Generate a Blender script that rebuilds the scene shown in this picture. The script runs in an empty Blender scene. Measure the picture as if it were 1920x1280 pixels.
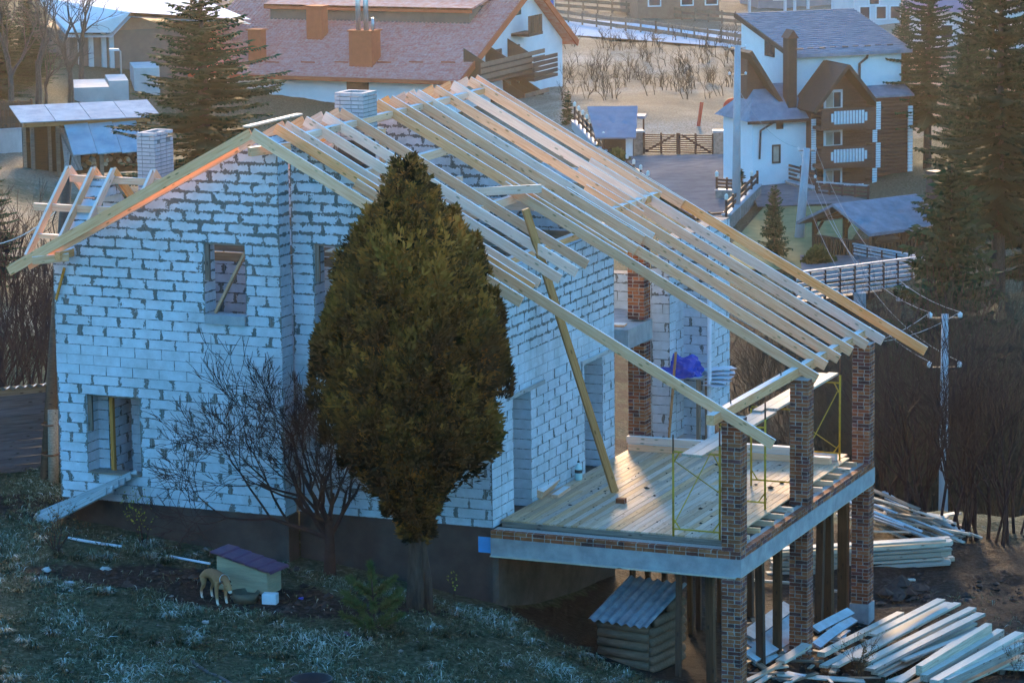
import bpy, bmesh, math, random
import numpy as np
from mathutils import Vector, Matrix, noise

scene = bpy.context.scene
R_ = math.radians
# ------------------------------------------------------------------ camera (solved from the photograph)
F_PX, PITCH, YAW, ROLL = 6222.25, 0.179583, 0.404292, -0.012249
CAM = Vector((24.8945, -57.1298, 14.9657))
_fw = Vector((-math.sin(YAW)*math.cos(PITCH), math.cos(YAW)*math.cos(PITCH), -math.sin(PITCH)))
_rt = Vector((math.cos(YAW), math.sin(YAW), 0)); _up = _rt.cross(_fw)
_r2 = math.cos(ROLL)*_rt + math.sin(ROLL)*_up; _u2 = -math.sin(ROLL)*_rt + math.cos(ROLL)*_up
cd = bpy.data.cameras.new('camera'); cam = bpy.data.objects.new('camera', cd)
scene.collection.objects.link(cam); scene.camera = cam
cd.sensor_width = 36; cd.lens = F_PX/1920*36; cd.clip_start = 1; cd.clip_end = 5000
cam.matrix_world = Matrix(((_r2.x, _u2.x, -_fw.x, CAM.x), (_r2.y, _u2.y, -_fw.y, CAM.y), (_r2.z, _u2.z, -_fw.z, CAM.z), (0, 0, 0, 1)))
# ------------------------------------------------------------------ sky and sun: a low hazy winter sun behind the house
SUN_EL, SUN_OFF = 11.0, -1.0          # elevation; degrees to the right of the view direction
sun_az = YAW - R_(SUN_OFF)             # direction to the sun on the ground: (-sin, cos)
world = bpy.data.worlds.new('World'); scene.world = world; world.use_nodes = True
wn = world.node_tree.nodes; wl = world.node_tree.links
sky = wn.new('ShaderNodeTexSky'); sky.sky_type = 'NISHITA'; sky.sun_disc = False
sky.sun_elevation = R_(SUN_EL); sky.sun_rotation = -sun_az
sky.air_density = 1.3; sky.dust_density = 0.6; sky.ozone_density = 4.5
bg = wn['Background']; bg.inputs['Strength'].default_value = 0.15
tn = wn.new('ShaderNodeMix'); tn.data_type = 'RGBA'; tn.blend_type = 'MULTIPLY'; tn.inputs[0].default_value = 1.0     # cool white balance of the whole sky
tn.inputs[7].default_value = (.66, 1.0, 1.14, 1); wl.new(sky.outputs[0], tn.inputs[6]); wl.new(tn.outputs[2], bg.inputs['Color'])
sd = bpy.data.lights.new('sun', 'SUN'); sun = bpy.data.objects.new('sun', sd); scene.collection.objects.link(sun)
sd.energy = 2.8; sd.angle = R_(10.0); sd.color = (1.0, 0.66, 0.36)
_to = Vector((-math.sin(sun_az)*math.cos(R_(SUN_EL)), math.cos(sun_az)*math.cos(R_(SUN_EL)), math.sin(R_(SUN_EL))))
sun.rotation_euler = _to.to_track_quat('Z', 'Y').to_euler(); sun.location = CAM + _to*60
scene.view_settings.view_transform = 'Standard'; scene.view_settings.look = 'None'
scene.view_settings.gamma = 1.0; scene.view_settings.exposure = 2.2
scene.render.engine = 'CYCLES'; scene.cycles.use_denoising = True; scene.cycles.use_adaptive_sampling = True; scene.cycles.adaptive_threshold = .03
scene.cycles.max_bounces = 4; scene.cycles.diffuse_bounces = 2; scene.cycles.glossy_bounces = 2; scene.cycles.transmission_bounces = 2; scene.cycles.volume_bounces = 0
scene.cycles.transparent_max_bounces = 8

# ------------------------------------------------------------------ pixels of the photograph -> points of the place
def ray(px, py): return _fw + _r2*((px-960)/F_PX) + _u2*((640-py)/F_PX)
def at(px, py, D): return CAM + ray(px, py)*D
def onX(px, py, X): d = ray(px, py); return CAM + d*((X-CAM.x)/d.x)
def onY(px, py, Y): d = ray(px, py); return CAM + d*((Y-CAM.y)/d.y)
def onZ(px, py, Z): d = ray(px, py); return CAM + d*((Z-CAM.z)/d.z)
def pz(px, D, Z):
    p = CAM + (_fw.xy.normalized()*D).to_3d() + _rt*((px-960)/F_PX*D); p.z = Z; return p
FW2 = Vector((_fw.x, _fw.y, 0)).normalized()      # view direction on the ground
VANG = YAW                                        # angle that turns +X to the picture's right

# ------------------------------------------------------------------ mesh helpers
COL = scene.collection
class MB:
    def __init__(s): s.v = []; s.f = []; s.uv = []      # uv: per face list of per-loop (a,b,c,d,e,f) or None
    def poly(s, pts, uv=None):
        n = len(s.v); s.v.extend([tuple(p) for p in pts]); s.f.append(tuple(range(n, n+len(pts)))); s.uv.append(uv)
    def mesh_from(s, verts, faces):
        n = len(s.v); s.v.extend([tuple(p) for p in verts]); s.f.extend([tuple(i+n for i in f) for f in faces]); s.uv.extend([None]*len(faces))
    def box(s, x0, x1, y0, y1, z0, z1, m=None):
        vs = [(x0,y0,z0),(x1,y0,z0),(x1,y1,z0),(x0,y1,z0),(x0,y0,z1),(x1,y0,z1),(x1,y1,z1),(x0,y1,z1)]
        if m is not None: vs = [m @ Vector(v) for v in vs]
        s.mesh_from(vs, [(0,3,2,1),(4,5,6,7),(0,1,5,4),(1,2,6,5),(2,3,7,6),(3,0,4,7)]); return s
    def bar(s, a, b, w, h, up=(0,0,1)):
        a = Vector(a); b = Vector(b); d = b-a; L = d.length
        if L < 1e-6: return s
        m = frame(a, d, up); return s.box(0, L, -w/2, w/2, -h/2, h/2, m)
    def tube(s, pts, rad, n=6, cap=True):
        pts = [Vector(p) for p in pts]
        if not isinstance(rad, (list, tuple)): rad = [rad]*len(pts)
        rings = []; ref = None
        for i, p in enumerate(pts):
            t = (pts[min(i+1, len(pts)-1)]-pts[max(i-1, 0)])
            t = t.normalized() if t.length > 1e-9 else Vector((0,0,1))
            if ref is None: ref = t.orthogonal().normalized()
            x = (ref - t*ref.dot(t)); x = x.normalized() if x.length > 1e-6 else t.orthogonal().normalized()
            ref = x; y = t.cross(x)
            rings.append([p + (x*math.cos(2*math.pi*k/n)+y*math.sin(2*math.pi*k/n))*rad[i] for k in range(n)])
        vs = [q for r in rings for q in r]; fs = []
        for i in range(len(pts)-1):
            for k in range(n):
                a = i*n+k; b = i*n+(k+1) % n; fs.append((a, b, b+n, a+n))
        if cap: fs.append(tuple(range(n-1, -1, -1))); fs.append(tuple((len(pts)-1)*n+k for k in range(n)))
        s.mesh_from(vs, fs); return s
    def prism(s, poly, m, depth):      # polygon in local (x,z) extruded along local y from 0 to depth
        n = len(poly)
        vs = [m @ Vector((x, 0, z)) for x, z in poly] + [m @ Vector((x, depth, z)) for x, z in poly]
        fs = [tuple(range(n)), tuple(range(2*n-1, n-1, -1))] + [(i, i+n, (i+1) % n+n, (i+1) % n) for i in range(n)]
        s.mesh_from(vs, fs); return s
    def lathe(s, prof, n=12, m=None):
        vs = []; fs = []
        for r, z in prof:
            for k in range(n): vs.append(Vector((r*math.cos(2*math.pi*k/n), r*math.sin(2*math.pi*k/n), z)))
        for i in range(len(prof)-1):
            for k in range(n):
                a = i*n+k; b = i*n+(k+1) % n; fs.append((a, b, b+n, a+n))
        if m is not None: vs = [m @ v for v in vs]
        s.mesh_from(vs, fs); return s
    def build(s, name, mat, parent=None, smooth=False, loc=None):
        me = bpy.data.meshes.new(name); me.from_pydata(s.v, [], s.f)
        if any(u is not None for u in s.uv):
            dat = [[], [], []]
            for f, u in zip(s.f, s.uv):
                for k in range(len(f)):
                    t = u[k] if u is not None else (0, 0, 1, 1, 0, 0)
                    for j in range(3): dat[j].extend(t[2*j:2*j+2])
            for j, nm in enumerate(('uv1', 'uv2', 'uv3')):
                l = me.uv_layers.new(name=nm); l.data.foreach_set('uv', dat[j])
        if mat: me.materials.append(MAT[mat] if isinstance(mat, str) else mat)
        if smooth: me.polygons.foreach_set('use_smooth', [True]*len(me.polygons))
        me.update()
        return link(name, me, parent, loc)
def link(name, me, parent=None, loc=None):
    o = bpy.data.objects.new(name, me); COL.objects.link(o)
    if parent is not None: o.parent = parent
    if loc is not None: o.location = loc
    return o
def frame(o, xdir, up=(0, 0, 1)):
    x = Vector(xdir).normalized(); z = Vector(up); z = z - x*z.dot(x)
    z = z.normalized() if z.length > 1e-6 else x.orthogonal().normalized()
    y = z.cross(x)
    return Matrix(((x.x, y.x, z.x, o[0]), (x.y, y.y, z.y, o[1]), (x.z, y.z, z.z, o[2]), (0, 0, 0, 1)))
def tag(o, label=None, cat=None, group=None, kind=None):
    if label: o['label'] = label
    if cat: o['category'] = cat
    if group: o['group'] = group
    if kind: o['kind'] = kind
    return o
def thing(name, label, cat, loc=(0, 0, 0), rz=0, group=None):
    o = bpy.data.objects.new(name, None); COL.objects.link(o); o.location = loc; o.rotation_euler = (0, 0, rz)
    o.empty_display_size = .2
    return tag(o, label, cat, group)
_bc = {}
def beam(name, a, b, w, h, mat, parent=None, up=(0, 0, 1), warp=0.0):
    """one squared timber from a to b (world), w wide, h high; an object of its own with its length along local X"""
    a = Vector(a); b = Vector(b); L = (b-a).length; m = frame(a, b-a, up)
    n = 1 if warp == 0 else 4; vs = []; fs = []; c = random.uniform(-warp, warp); c2 = random.uniform(-warp, warp)
    for i in range(n+1):
        t = i/n; oy = c*4*t*(1-t); oz = c2*4*t*(1-t)
        for y, z in ((-w/2, -h/2), (w/2, -h/2), (w/2, h/2), (-w/2, h/2)): vs.append((L*t, y+oy, z+oz))
    for i in range(n):
        for k in range(4): a_ = i*4+k; b_ = i*4+(k+1) % 4; fs.append((a_, a_+4, b_+4, b_))
    fs += [(0, 1, 2, 3), (n*4+3, n*4+2, n*4+1, n*4)]
    me = bpy.data.meshes.new(name); me.from_pydata(vs, [], fs); me.materials.append(MAT[mat]); me.update()
    o = bpy.data.objects.new(name, me); COL.objects.link(o)
    if parent is not None: o.parent = parent; m = parent.matrix_basis.inverted() @ m
    o.matrix_local = m if parent is None else m
    return o
def copy_tree(o, parent=None):
    c = o.copy(); COL.objects.link(c); c.parent = parent
    for ch in list(o.children): copy_tree(ch, c)
    return c

# ------------------------------------------------------------------ materials
MAT = {}
def M(name, col, col2=None, rough=.8, scale=4, stretch=(1, 1, 1), bump=0.0, bscale=None, rand=0.0, metal=0.0, spec=.3, coord='Object', ramp=(.35, .7), detail=6, alpha=None, emit=None):
    m = bpy.data.materials.new(name); m.use_nodes = True; MAT[name] = m
    n = m.node_tree.nodes; l = m.node_tree.links; b = n['Principled BSDF']
    b.inputs['Roughness'].default_value = rough; b.inputs['Metallic'].default_value = metal
    b.inputs['Specular IOR Level'].default_value = spec
    b.inputs['Base Color'].default_value = (*col, 1)
    tc = n.new('ShaderNodeTexCoord'); mp = n.new('ShaderNodeMapping'); mp.inputs['Scale'].default_value = stretch
    l.new(tc.outputs[coord], mp.inputs[0])
    nz = n.new('ShaderNodeTexNoise'); nz.inputs['Scale'].default_value = scale; nz.inputs['Detail'].default_value = detail
    nz.inputs['Roughness'].default_value = .6
    src = mp.outputs[0]
    if rand or coord == 'Object':
        oi = n.new('ShaderNodeObjectInfo'); vm = n.new('ShaderNodeVectorMath'); vm.operation = 'ADD'
        mu = n.new('ShaderNodeMath'); mu.operation = 'MULTIPLY'; mu.inputs[1].default_value = 37.0
        l.new(oi.outputs['Random'], mu.inputs[0]); l.new(mp.outputs[0], vm.inputs[0]); l.new(mu.outputs[0], vm.inputs[1]); src = vm.outputs[0]
    l.new(src, nz.inputs[0])
    c = None
    if col2 is not None:
        cr = n.new('ShaderNodeValToRGB'); cr.color_ramp.elements[0].color = (*col, 1); cr.color_ramp.elements[1].color = (*col2, 1)
        cr.color_ramp.elements[0].position = ramp[0]; cr.color_ramp.elements[1].position = ramp[1]
        l.new(nz.outputs[0], cr.inputs[0]); c = cr.outputs[0]
        l.new(c, b.inputs['Base Color'])
    if rand:
        hv = n.new('ShaderNodeHueSaturation'); mr = n.new('ShaderNodeMapRange')
        mr.inputs[3].default_value = 1-rand; mr.inputs[4].default_value = 1+rand
        l.new(oi.outputs['Random'], mr.inputs[0]); l.new(mr.outputs[0], hv.inputs['Value'])
        if c is not None: l.new(c, hv.inputs['Color'])
        else: hv.inputs['Color'].default_value = (*col, 1)
        l.new(hv.outputs[0], b.inputs['Base Color'])
    if bump:
        bp = n.new('ShaderNodeBump'); bp.inputs['Strength'].default_value = bump; bp.inputs['Distance'].default_value = .02
        nb = n.new('ShaderNodeTexNoise'); nb.inputs['Scale'].default_value = bscale or scale*3; nb.inputs['Detail'].default_value = 4
        l.new(src, nb.inputs[0]); l.new(nb.outputs[0], bp.inputs['Height']); l.new(bp.outputs[0], b.inputs['Normal'])
    if emit: b.inputs['Emission Color'].default_value = (*emit[:3], 1); b.inputs['Emission Strength'].default_value = emit[3]
    return m
def node(n, t, **kw):
    x = n.new(t)
    for k, v in kw.items(): setattr(x, k, v)
    return x
def mnode(n, l, op, a, b=None, clamp=False):
    x = n.new('ShaderNodeMath'); x.operation = op; x.use_clamp = clamp
    for i, s in enumerate((a, b)):
        if s is None: continue
        if isinstance(s, (int, float)): x.inputs[i].default_value = s
        else: l.new(s, x.inputs[i])
    return x.outputs[0]
def block_material(name, face, mortar, var, rough=.9, rndcol=None, n1=(7, 28)):
    """laid units: uv1 = metres on the face, uv2 = its size, uv3 = (bed smear or random, head smear)"""
    m = bpy.data.materials.new(name); m.use_nodes = True; MAT[name] = m
    n = m.node_tree.nodes; l = m.node_tree.links; b = n['Principled BSDF']
    b.inputs['Roughness'].default_value = rough; b.inputs['Specular IOR Level'].default_value = .15
    def uvs(nm):
        u = n.new('ShaderNodeUVMap'); u.uv_map = nm; s = n.new('ShaderNodeSeparateXYZ'); l.new(u.outputs[0], s.inputs[0]); return s.outputs[0], s.outputs[1]
    u, v = uvs('uv1'); L, H = uvs('uv2'); e, g = uvs('uv3')
    du = mnode(n, l, 'MINIMUM', u, mnode(n, l, 'SUBTRACT', L, u)); dv = mnode(n, l, 'MINIMUM', v, mnode(n, l, 'SUBTRACT', H, v))
    geo = n.new('ShaderNodeNewGeometry')
    na = n.new('ShaderNodeTexNoise'); na.inputs['Scale'].default_value = n1[0]; na.inputs['Detail'].default_value = 5; l.new(geo.outputs['Position'], na.inputs[0])
    nb = n.new('ShaderNodeTexNoise'); nb.inputs['Scale'].default_value = n1[1]; nb.inputs['Detail'].default_value = 4; l.new(geo.outputs['Position'], nb.inputs[0])
    nsum = mnode(n, l, 'ADD', mnode(n, l, 'MULTIPLY', mnode(n, l, 'SUBTRACT', na.outputs[0], .36), 3.6), mnode(n, l, 'MULTIPLY', mnode(n, l, 'SUBTRACT', nb.outputs[0], .5), 1.6))
    cr = n.new('ShaderNodeValToRGB'); l.new(na.outputs[0], cr.inputs[0])
    cr.color_ramp.elements[0].color = (*[c*(1-var) for c in face], 1); cr.color_ramp.elements[1].color = (*[min(1, c*(1+var*.6)) for c in face], 1)
    cr.color_ramp.elements[0].position = .3; cr.color_ramp.elements[1].position = .75
    nc = n.new('ShaderNodeTexNoise'); nc.inputs['Scale'].default_value = 1.1; nc.inputs['Detail'].default_value = 6; nc.inputs['Roughness'].default_value = .7; l.new(geo.outputs['Position'], nc.inputs[0])
    st = n.new('ShaderNodeValToRGB'); l.new(nc.outputs[0], st.inputs[0]); st.color_ramp.elements[0].position = .3; st.color_ramp.elements[0].color = (.74, .74, .72, 1); st.color_ramp.elements[1].position = .58; st.color_ramp.elements[1].color = (1, 1, 1, 1)
    ms = n.new('ShaderNodeMix'); ms.data_type = 'RGBA'; ms.blend_type = 'MULTIPLY'; ms.inputs[0].default_value = 1; l.new(cr.outputs[0], ms.inputs[6]); l.new(st.outputs[0], ms.inputs[7])
    base = ms.outputs[2]
    if rndcol:
        rc = n.new('ShaderNodeValToRGB'); rc.color_ramp.interpolation = 'CONSTANT'; l.new(e, rc.inputs[0])
        els = rc.color_ramp.elements
        els[0].color = (*rndcol[0], 1); els[1].position = 1/len(rndcol); els[1].color = (*rndcol[1], 1)
        for i, c in enumerate(rndcol[2:]): x = els.new((i+2)/len(rndcol)); x.color = (*c, 1)
        mx = n.new('ShaderNodeMix'); mx.data_type = 'RGBA'; mx.blend_type = 'MULTIPLY'; mx.inputs[0].default_value = 1
        l.new(rc.outputs[0], mx.inputs[6]); l.new(base, mx.inputs[7]); base = mx.outputs[2]
        bed = .003; head = g
    else: bed = e; head = g
    mh = mnode(n, l, 'DIVIDE', mnode(n, l, 'SUBTRACT', mnode(n, l, 'MULTIPLY', head, nsum), du), .005)
    mb_ = mnode(n, l, 'DIVIDE', mnode(n, l, 'SUBTRACT', mnode(n, l, 'MULTIPLY', bed, nsum), dv), .005)
    mask = mnode(n, l, 'ADD', mnode(n, l, 'MAXIMUM', mh, mb_), .5, True)
    mx = n.new('ShaderNodeMix'); mx.data_type = 'RGBA'; l.new(mask, mx.inputs[0]); l.new(base, mx.inputs[6])
    mc = n.new('ShaderNodeValToRGB'); l.new(nb.outputs[0], mc.inputs[0])
    mc.color_ramp.elements[0].color = (*[c*.75 for c in mortar], 1); mc.color_ramp.elements[1].color = (*[c*1.3 for c in mortar], 1)
    l.new(mc.outputs[0], mx.inputs[7]); l.new(mx.outputs[2], b.inputs['Base Color'])
    bp = n.new('ShaderNodeBump'); bp.inputs['Strength'].default_value = .5; bp.inputs['Distance'].default_value = .012
    l.new(mnode(n, l, 'ADD', nb.outputs[0], mnode(n, l, 'MULTIPLY', mask, .8)), bp.inputs['Height']); l.new(bp.outputs[0], b.inputs['Normal'])
    return m
def wood_material(name, c1, c2, knot, rough=.75, rand=.15, top_col=None):
    """sawn timber: grain along the object's X, knots, tone by object; a second colour on upward faces if given"""
    m = bpy.data.materials.new(name); m.use_nodes = True; MAT[name] = m
    n = m.node_tree.nodes; l = m.node_tree.links; b = n['Principled BSDF']
    b.inputs['Roughness'].default_value = rough; b.inputs['Specular IOR Level'].default_value = .25
    tc = n.new('ShaderNodeTexCoord'); oi = n.new('ShaderNodeObjectInfo')
    ad = n.new('ShaderNodeVectorMath'); ad.operation = 'ADD'; l.new(tc.outputs['Object'], ad.inputs[0])
    l.new(mnode(n, l, 'MULTIPLY', oi.outputs['Random'], 53.0), ad.inputs[1])
    mp = n.new('ShaderNodeMapping'); mp.inputs['Scale'].default_value = (1.2, 22, 22); l.new(ad.outputs[0], mp.inputs[0])
    g = n.new('ShaderNodeTexNoise'); g.inputs['Scale'].default_value = 1.6; g.inputs['Detail'].default_value = 5; l.new(mp.outputs[0], g.inputs[0])
    cr = n.new('ShaderNodeValToRGB'); l.new(g.outputs[0], cr.inputs[0])
    cr.color_ramp.elements[0].color = (*c1, 1); cr.color_ramp.elements[1].color = (*c2, 1); cr.color_ramp.elements[0].position = .3; cr.color_ramp.elements[1].position = .72
    mp2 = n.new('ShaderNodeMapping'); mp2.inputs['Scale'].default_value = (3.2, 9, 9); l.new(ad.outputs[0], mp2.inputs[0])
    vo = n.new('ShaderNodeTexVoronoi'); vo.inputs['Scale'].default_value = 1.0; l.new(mp2.outputs[0], vo.inputs[0])
    k = mnode(n, l, 'MULTIPLY', mnode(n, l, 'SUBTRACT', .2, vo.outputs['Distance']), 9.0, True)
    mx = n.new('ShaderNodeMix'); mx.data_type = 'RGBA'; l.new(k, mx.inputs[0]); l.new(cr.outputs[0], mx.inputs[6]); mx.inputs[7].default_value = (*knot, 1)
    hv = n.new('ShaderNodeHueSaturation'); mr = n.new('ShaderNodeMapRange'); mr.inputs[3].default_value = 1-rand; mr.inputs[4].default_value = 1+rand
    l.new(oi.outputs['Random'], mr.inputs[0]); l.new(mr.outputs[0], hv.inputs['Value']); l.new(mx.outputs[2], hv.inputs['Color'])
    wn_ = n.new('ShaderNodeTexWhiteNoise'); wn_.noise_dimensions = '1D'; l.new(oi.outputs['Random'], wn_.inputs['W'])
    mr2 = n.new('ShaderNodeMapRange'); mr2.inputs[3].default_value = .7; mr2.inputs[4].default_value = 1.3
    l.new(wn_.outputs['Value'], mr2.inputs[0]); l.new(mr2.outputs[0], hv.inputs['Saturation'])
    out = hv.outputs[0]
    if top_col:  # second colour mixed over the upward faces, broken up by noise
        geo = n.new('ShaderNodeNewGeometry'); sp = n.new('ShaderNodeSeparateXYZ'); l.new(geo.outputs['Normal'], sp.inputs[0])
        fn = n.new('ShaderNodeTexNoise'); fn.inputs['Scale'].default_value = 5; l.new(tc.outputs['Object'], fn.inputs[0])
        f = mnode(n, l, 'MULTIPLY', mnode(n, l, 'MULTIPLY', mnode(n, l, 'SUBTRACT', sp.outputs[2], .5), 3.0, True), mnode(n, l, 'ADD', fn.outputs[0], .25), True)
        mf = n.new('ShaderNodeMix'); mf.data_type = 'RGBA'; l.new(f, mf.inputs[0]); l.new(out, mf.inputs[6]); mf.inputs[7].default_value = (*top_col, 1); out = mf.outputs[2]
    l.new(out, b.inputs['Base Color'])
    bp = n.new('ShaderNodeBump'); bp.inputs['Strength'].default_value = .25; bp.inputs['Distance'].default_value = .004
    l.new(g.outputs[0], bp.inputs['Height']); l.new(bp.outputs[0], b.inputs['Normal'])
    return m

block_material('aerated_block', (.52, .60, .67), (.13, .14, .135), .12)
block_material('clay_brick', (.95, .92, .9), (.42, .40, .38), .35, rndcol=[(.38, .11, .05), (.28, .08, .035), (.44, .15, .065), (.17, .055, .04), (.34, .115, .05), (.22, .08, .075), (.47, .18, .08), (.12, .055, .05), (.40, .125, .05)])
block_material('silicate_brick', (.46, .44, .46), (.12, .12, .13), .12, n1=(9, 40))
M('mortar', (.13, .135, .14), (.22, .22, .22), .95, 12, bump=.6)
M('brick_mortar', (.30, .28, .26), (.42, .40, .37), .95, 20, bump=.5)
M('concrete', (.24, .25, .26), (.38, .39, .40), .9, 3, bump=.3, bscale=30)
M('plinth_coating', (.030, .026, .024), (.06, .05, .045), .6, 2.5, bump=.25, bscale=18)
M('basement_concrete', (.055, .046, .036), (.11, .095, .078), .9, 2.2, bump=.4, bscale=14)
wood_material('fresh_timber', (.72, .345, .19), (.86, .51, .33), (.33, .19, .09), top_col=(.66, .66, .66))
wood_material('deck_timber', (.48, .295, .18), (.66, .465, .32), (.26, .16, .09), rand=.2)
wood_material('stack_timber', (.32, .28, .22), (.56, .50, .40), (.2, .14, .1), rand=.3, top_col=(.44, .44, .40))
wood_material('old_timber', (.14, .11, .085), (.27, .22, .17), (.07, .05, .04), rand=.3)
wood_material('grey_timber', (.20, .21, .21), (.36, .37, .36), (.12, .11, .1), rand=.3, top_col=(.45, .55, .6))
wood_material('dark_timber', (.045, .028, .018), (.09, .055, .035), (.02, .012, .01), rand=.25)
wood_material('shed_timber', (.05, .055, .065), (.10, .105, .12), (.03, .03, .03), rand=.2)
wood_material('brace_timber', (.40, .18, .07), (.54, .28, .13), (.2, .1, .04), rand=.1)
wood_material('ramp_timber', (.17, .19, .20), (.33, .36, .36), (.1, .1, .1), rand=.35)
M('yellow_paint', (.55, .33, .02), (.34, .17, .03), .55, 9, rand=.1, ramp=(.45, .75))
M('rust', (.10, .05, .03), (.2, .09, .05), .85, 14)
M('black_plastic', (.012, .012, .014), None, .4)
M('dark_metal', (.03, .03, .035), (.06, .06, .06), .5, 8)
M('white_render', (.74, .76, .78), (.66, .68, .70), .85, 1.2)
M('frosty_metal', (.36, .43, .50), (.52, .58, .63), .75, 1.5)
M('glass', (.03, .04, .05), None, .08, spec=.6)
M('brown_log', (.16, .06, .04), (.10, .04, .027), .75, 6, stretch=(1, 1, 6))
M('brown_trim', (.07, .035, .025), (.05, .026, .02), .7, 6)
M('white_paint', (.72, .74, .76), (.6, .62, .65), .7, 6)
# ------------------------------------------------------------------ ground: one sheet through surveyed points
G = []
for px, py, z in [(0,1290,-1.0),(300,1290,-1.05),(600,1290,-1.15),(880,1290,-1.5),(1150,1290,-2.15),(1350,1290,-2.8),(1600,1290,-3.3),(1900,1290,-3.5),
                  (0,1100,-.5),(230,1110,-.72),(470,1120,-.85),(780,1140,-.95),(650,1200,-1.0),(60,985,-.42),(0,900,-.15),(1000,1215,-1.6)]:
    G.append(onZ(px, py, z))
for p in [(-9.3,-.7,-.45),(-6.5,-.8,-.72),(-4,-.7,-.92),(-2,-.35,-1.15),(0,-.1,-1.45),(.6,.8,-2.0),(2,.3,-2.45),(2,4,-2.9),(5,0,-3.15),(5,4.1,-3.15),(5,8.3,-3.45),(2,8,-3.2),(8,3,-3.4),(9,9,-3.5),(13,12,-3.7),(7,-3,-3.0),
          (-9,7,-.3),(-4,7,-1),(0,9,-2.8),(-15,8,-.3),(-20,4,-.2),(-13,2,-.2)]: G.append(Vector(p))
for px, py, D in [(1740,960,80),(1900,985,78),(1660,960,81),(50,460,100),(50,350,140),(150,325,150),(30,232,168),(60,160,200),(170,165,205),(60,40,260),(230,-20,300),
                  (1890,545,128),(1910,430,150),(1100,200,205),(1200,150,235),(1150,70,265),(1350,60,280),(1350,-10,320),(750,0,300)]: G.append(at(px, py, D))
for px, D, z in [(1750,93,-9.5),(1500,97,-10.5),(1920,92,-8),(1250,98,-8.5),(1750,110,-12),(1500,115,-12.3),(1930,108,-9),(1650,130,-11.3),(1450,132,-10.8),
                 (1600,152,-8.9),(1400,152,-8.8),(1500,170,-8.6),(1250,180,-8.6),(1700,185,-8.6),(1600,205,-8.5),(1300,200,-8.6),(1000,100,-5),(1000,150,-7.5),(600,150,-6.5),(600,200,-10),(900,200,-10),(750,178,-9),(500,185,-9),
                 (-900,100,3),(-900,200,4),(2800,100,0),(2800,200,2),(960,-10,13.2),(960,20,7.0),(960,40,1.2),(0,40,1.2),(2000,40,-1.2),(-2500,30,2),(4500,30,1)]: G.append(pz(px, D, z))
for D, z in [(430, 3), (620, 34), (900, 105)]:
    for px in (-3500, -600, 960, 2500, 5400): G.append(pz(px, D, z + (12 if px < 0 else 0)))
_P = np.array([(p.x, p.y) for p in G]); _Z = np.array([p.z for p in G]); _n = len(_P)
_A = np.zeros((_n+3, _n+3)); _A[:_n, :_n] = np.hypot(_P[:, None, 0]-_P[None, :, 0], _P[:, None, 1]-_P[None, :, 1])
_A[:_n, _n] = 1; _A[:_n, _n+1:] = _P; _A[_n, :_n] = 1; _A[_n+1:, :_n] = _P.T
_w = np.linalg.solve(_A, np.concatenate([_Z, [0, 0, 0]]))
def gzn(x, y):
    x = np.asarray(x, float); y = np.asarray(y, float); sh = x.shape; x = x.ravel(); y = y.ravel(); o = np.empty(len(x))
    for i in range(0, len(x), 4000):
        d = np.hypot(x[i:i+4000, None]-_P[None, :, 0], y[i:i+4000, None]-_P[None, :, 1])
        o[i:i+4000] = d @ _w[:_n] + _w[_n] + x[i:i+4000]*_w[_n+1] + y[i:i+4000]*_w[_n+2]
    return o.reshape(sh)
def gz(x, y): return float(gzn([x], [y])[0])
def ground(p): return Vector((p[0], p[1], gz(p[0], p[1])))
rng = np.random.default_rng(7)
# rows across the view, finer near the house
dd = np.concatenate([np.arange(-20, 50, 5), np.arange(50, 86, .3), np.arange(86, 130, 1.1), np.arange(130, 320, 3), np.arange(320, 1000, 25)])
ss = np.concatenate([np.linspace(-420, -40, 30), np.arange(-38, -16, 1.5), np.arange(-16, 16.01, .3), np.arange(17.5, 40, 1.5), np.linspace(42, 420, 30)])
S, Dm = np.meshgrid(ss, dd); fx, fy = FW2.x, FW2.y
GX = CAM.x + fx*Dm + _rt.x*S; GY = CAM.y + fy*Dm + _rt.y*S; GZ = gzn(GX, GY)
def fbm(x, y, sc, oct=4, seed=0):
    o = np.zeros(x.shape); a = 1
    for k in range(oct):
        o += a*np.array([noise.noise(Vector((u*sc*2**k+seed, v*sc*2**k, seed*.7))) for u, v in zip(x.ravel(), y.ravel())]).reshape(x.shape); a *= .5
    return o
near = (Dm > 50) & (Dm < 130)
_b = fbm(GX, GY, .35, 4, 3)
GZ += np.where(Dm < 50, 0, np.where(near, .10*_b, .25*_b))
_rut = fbm(GX, GY, 1.3, 3, 9); _mudz = near & (S > 2.0) & (Dm < 84) & ~((GX > -.5) & (GX < 5.5) & (GY > -.5) & (GY < 8.6))
GZ += np.where(_mudz, .13*_rut, 0)
def inhouse(x, y): return (x > -9.6) & (x < .4) & (y > -.9) & (y < 7)
me = bpy.data.meshes.new('ground'); nr, nc = S.shape
vs = np.stack([GX, GY, GZ], -1).reshape(-1, 3)
idx = np.arange(nr*nc).reshape(nr, nc)
fs = np.stack([idx[:-1, :-1], idx[:-1, 1:], idx[1:, 1:], idx[1:, :-1]], -1).reshape(-1, 4)
me.from_pydata(vs.tolist(), [], fs.tolist())
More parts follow.
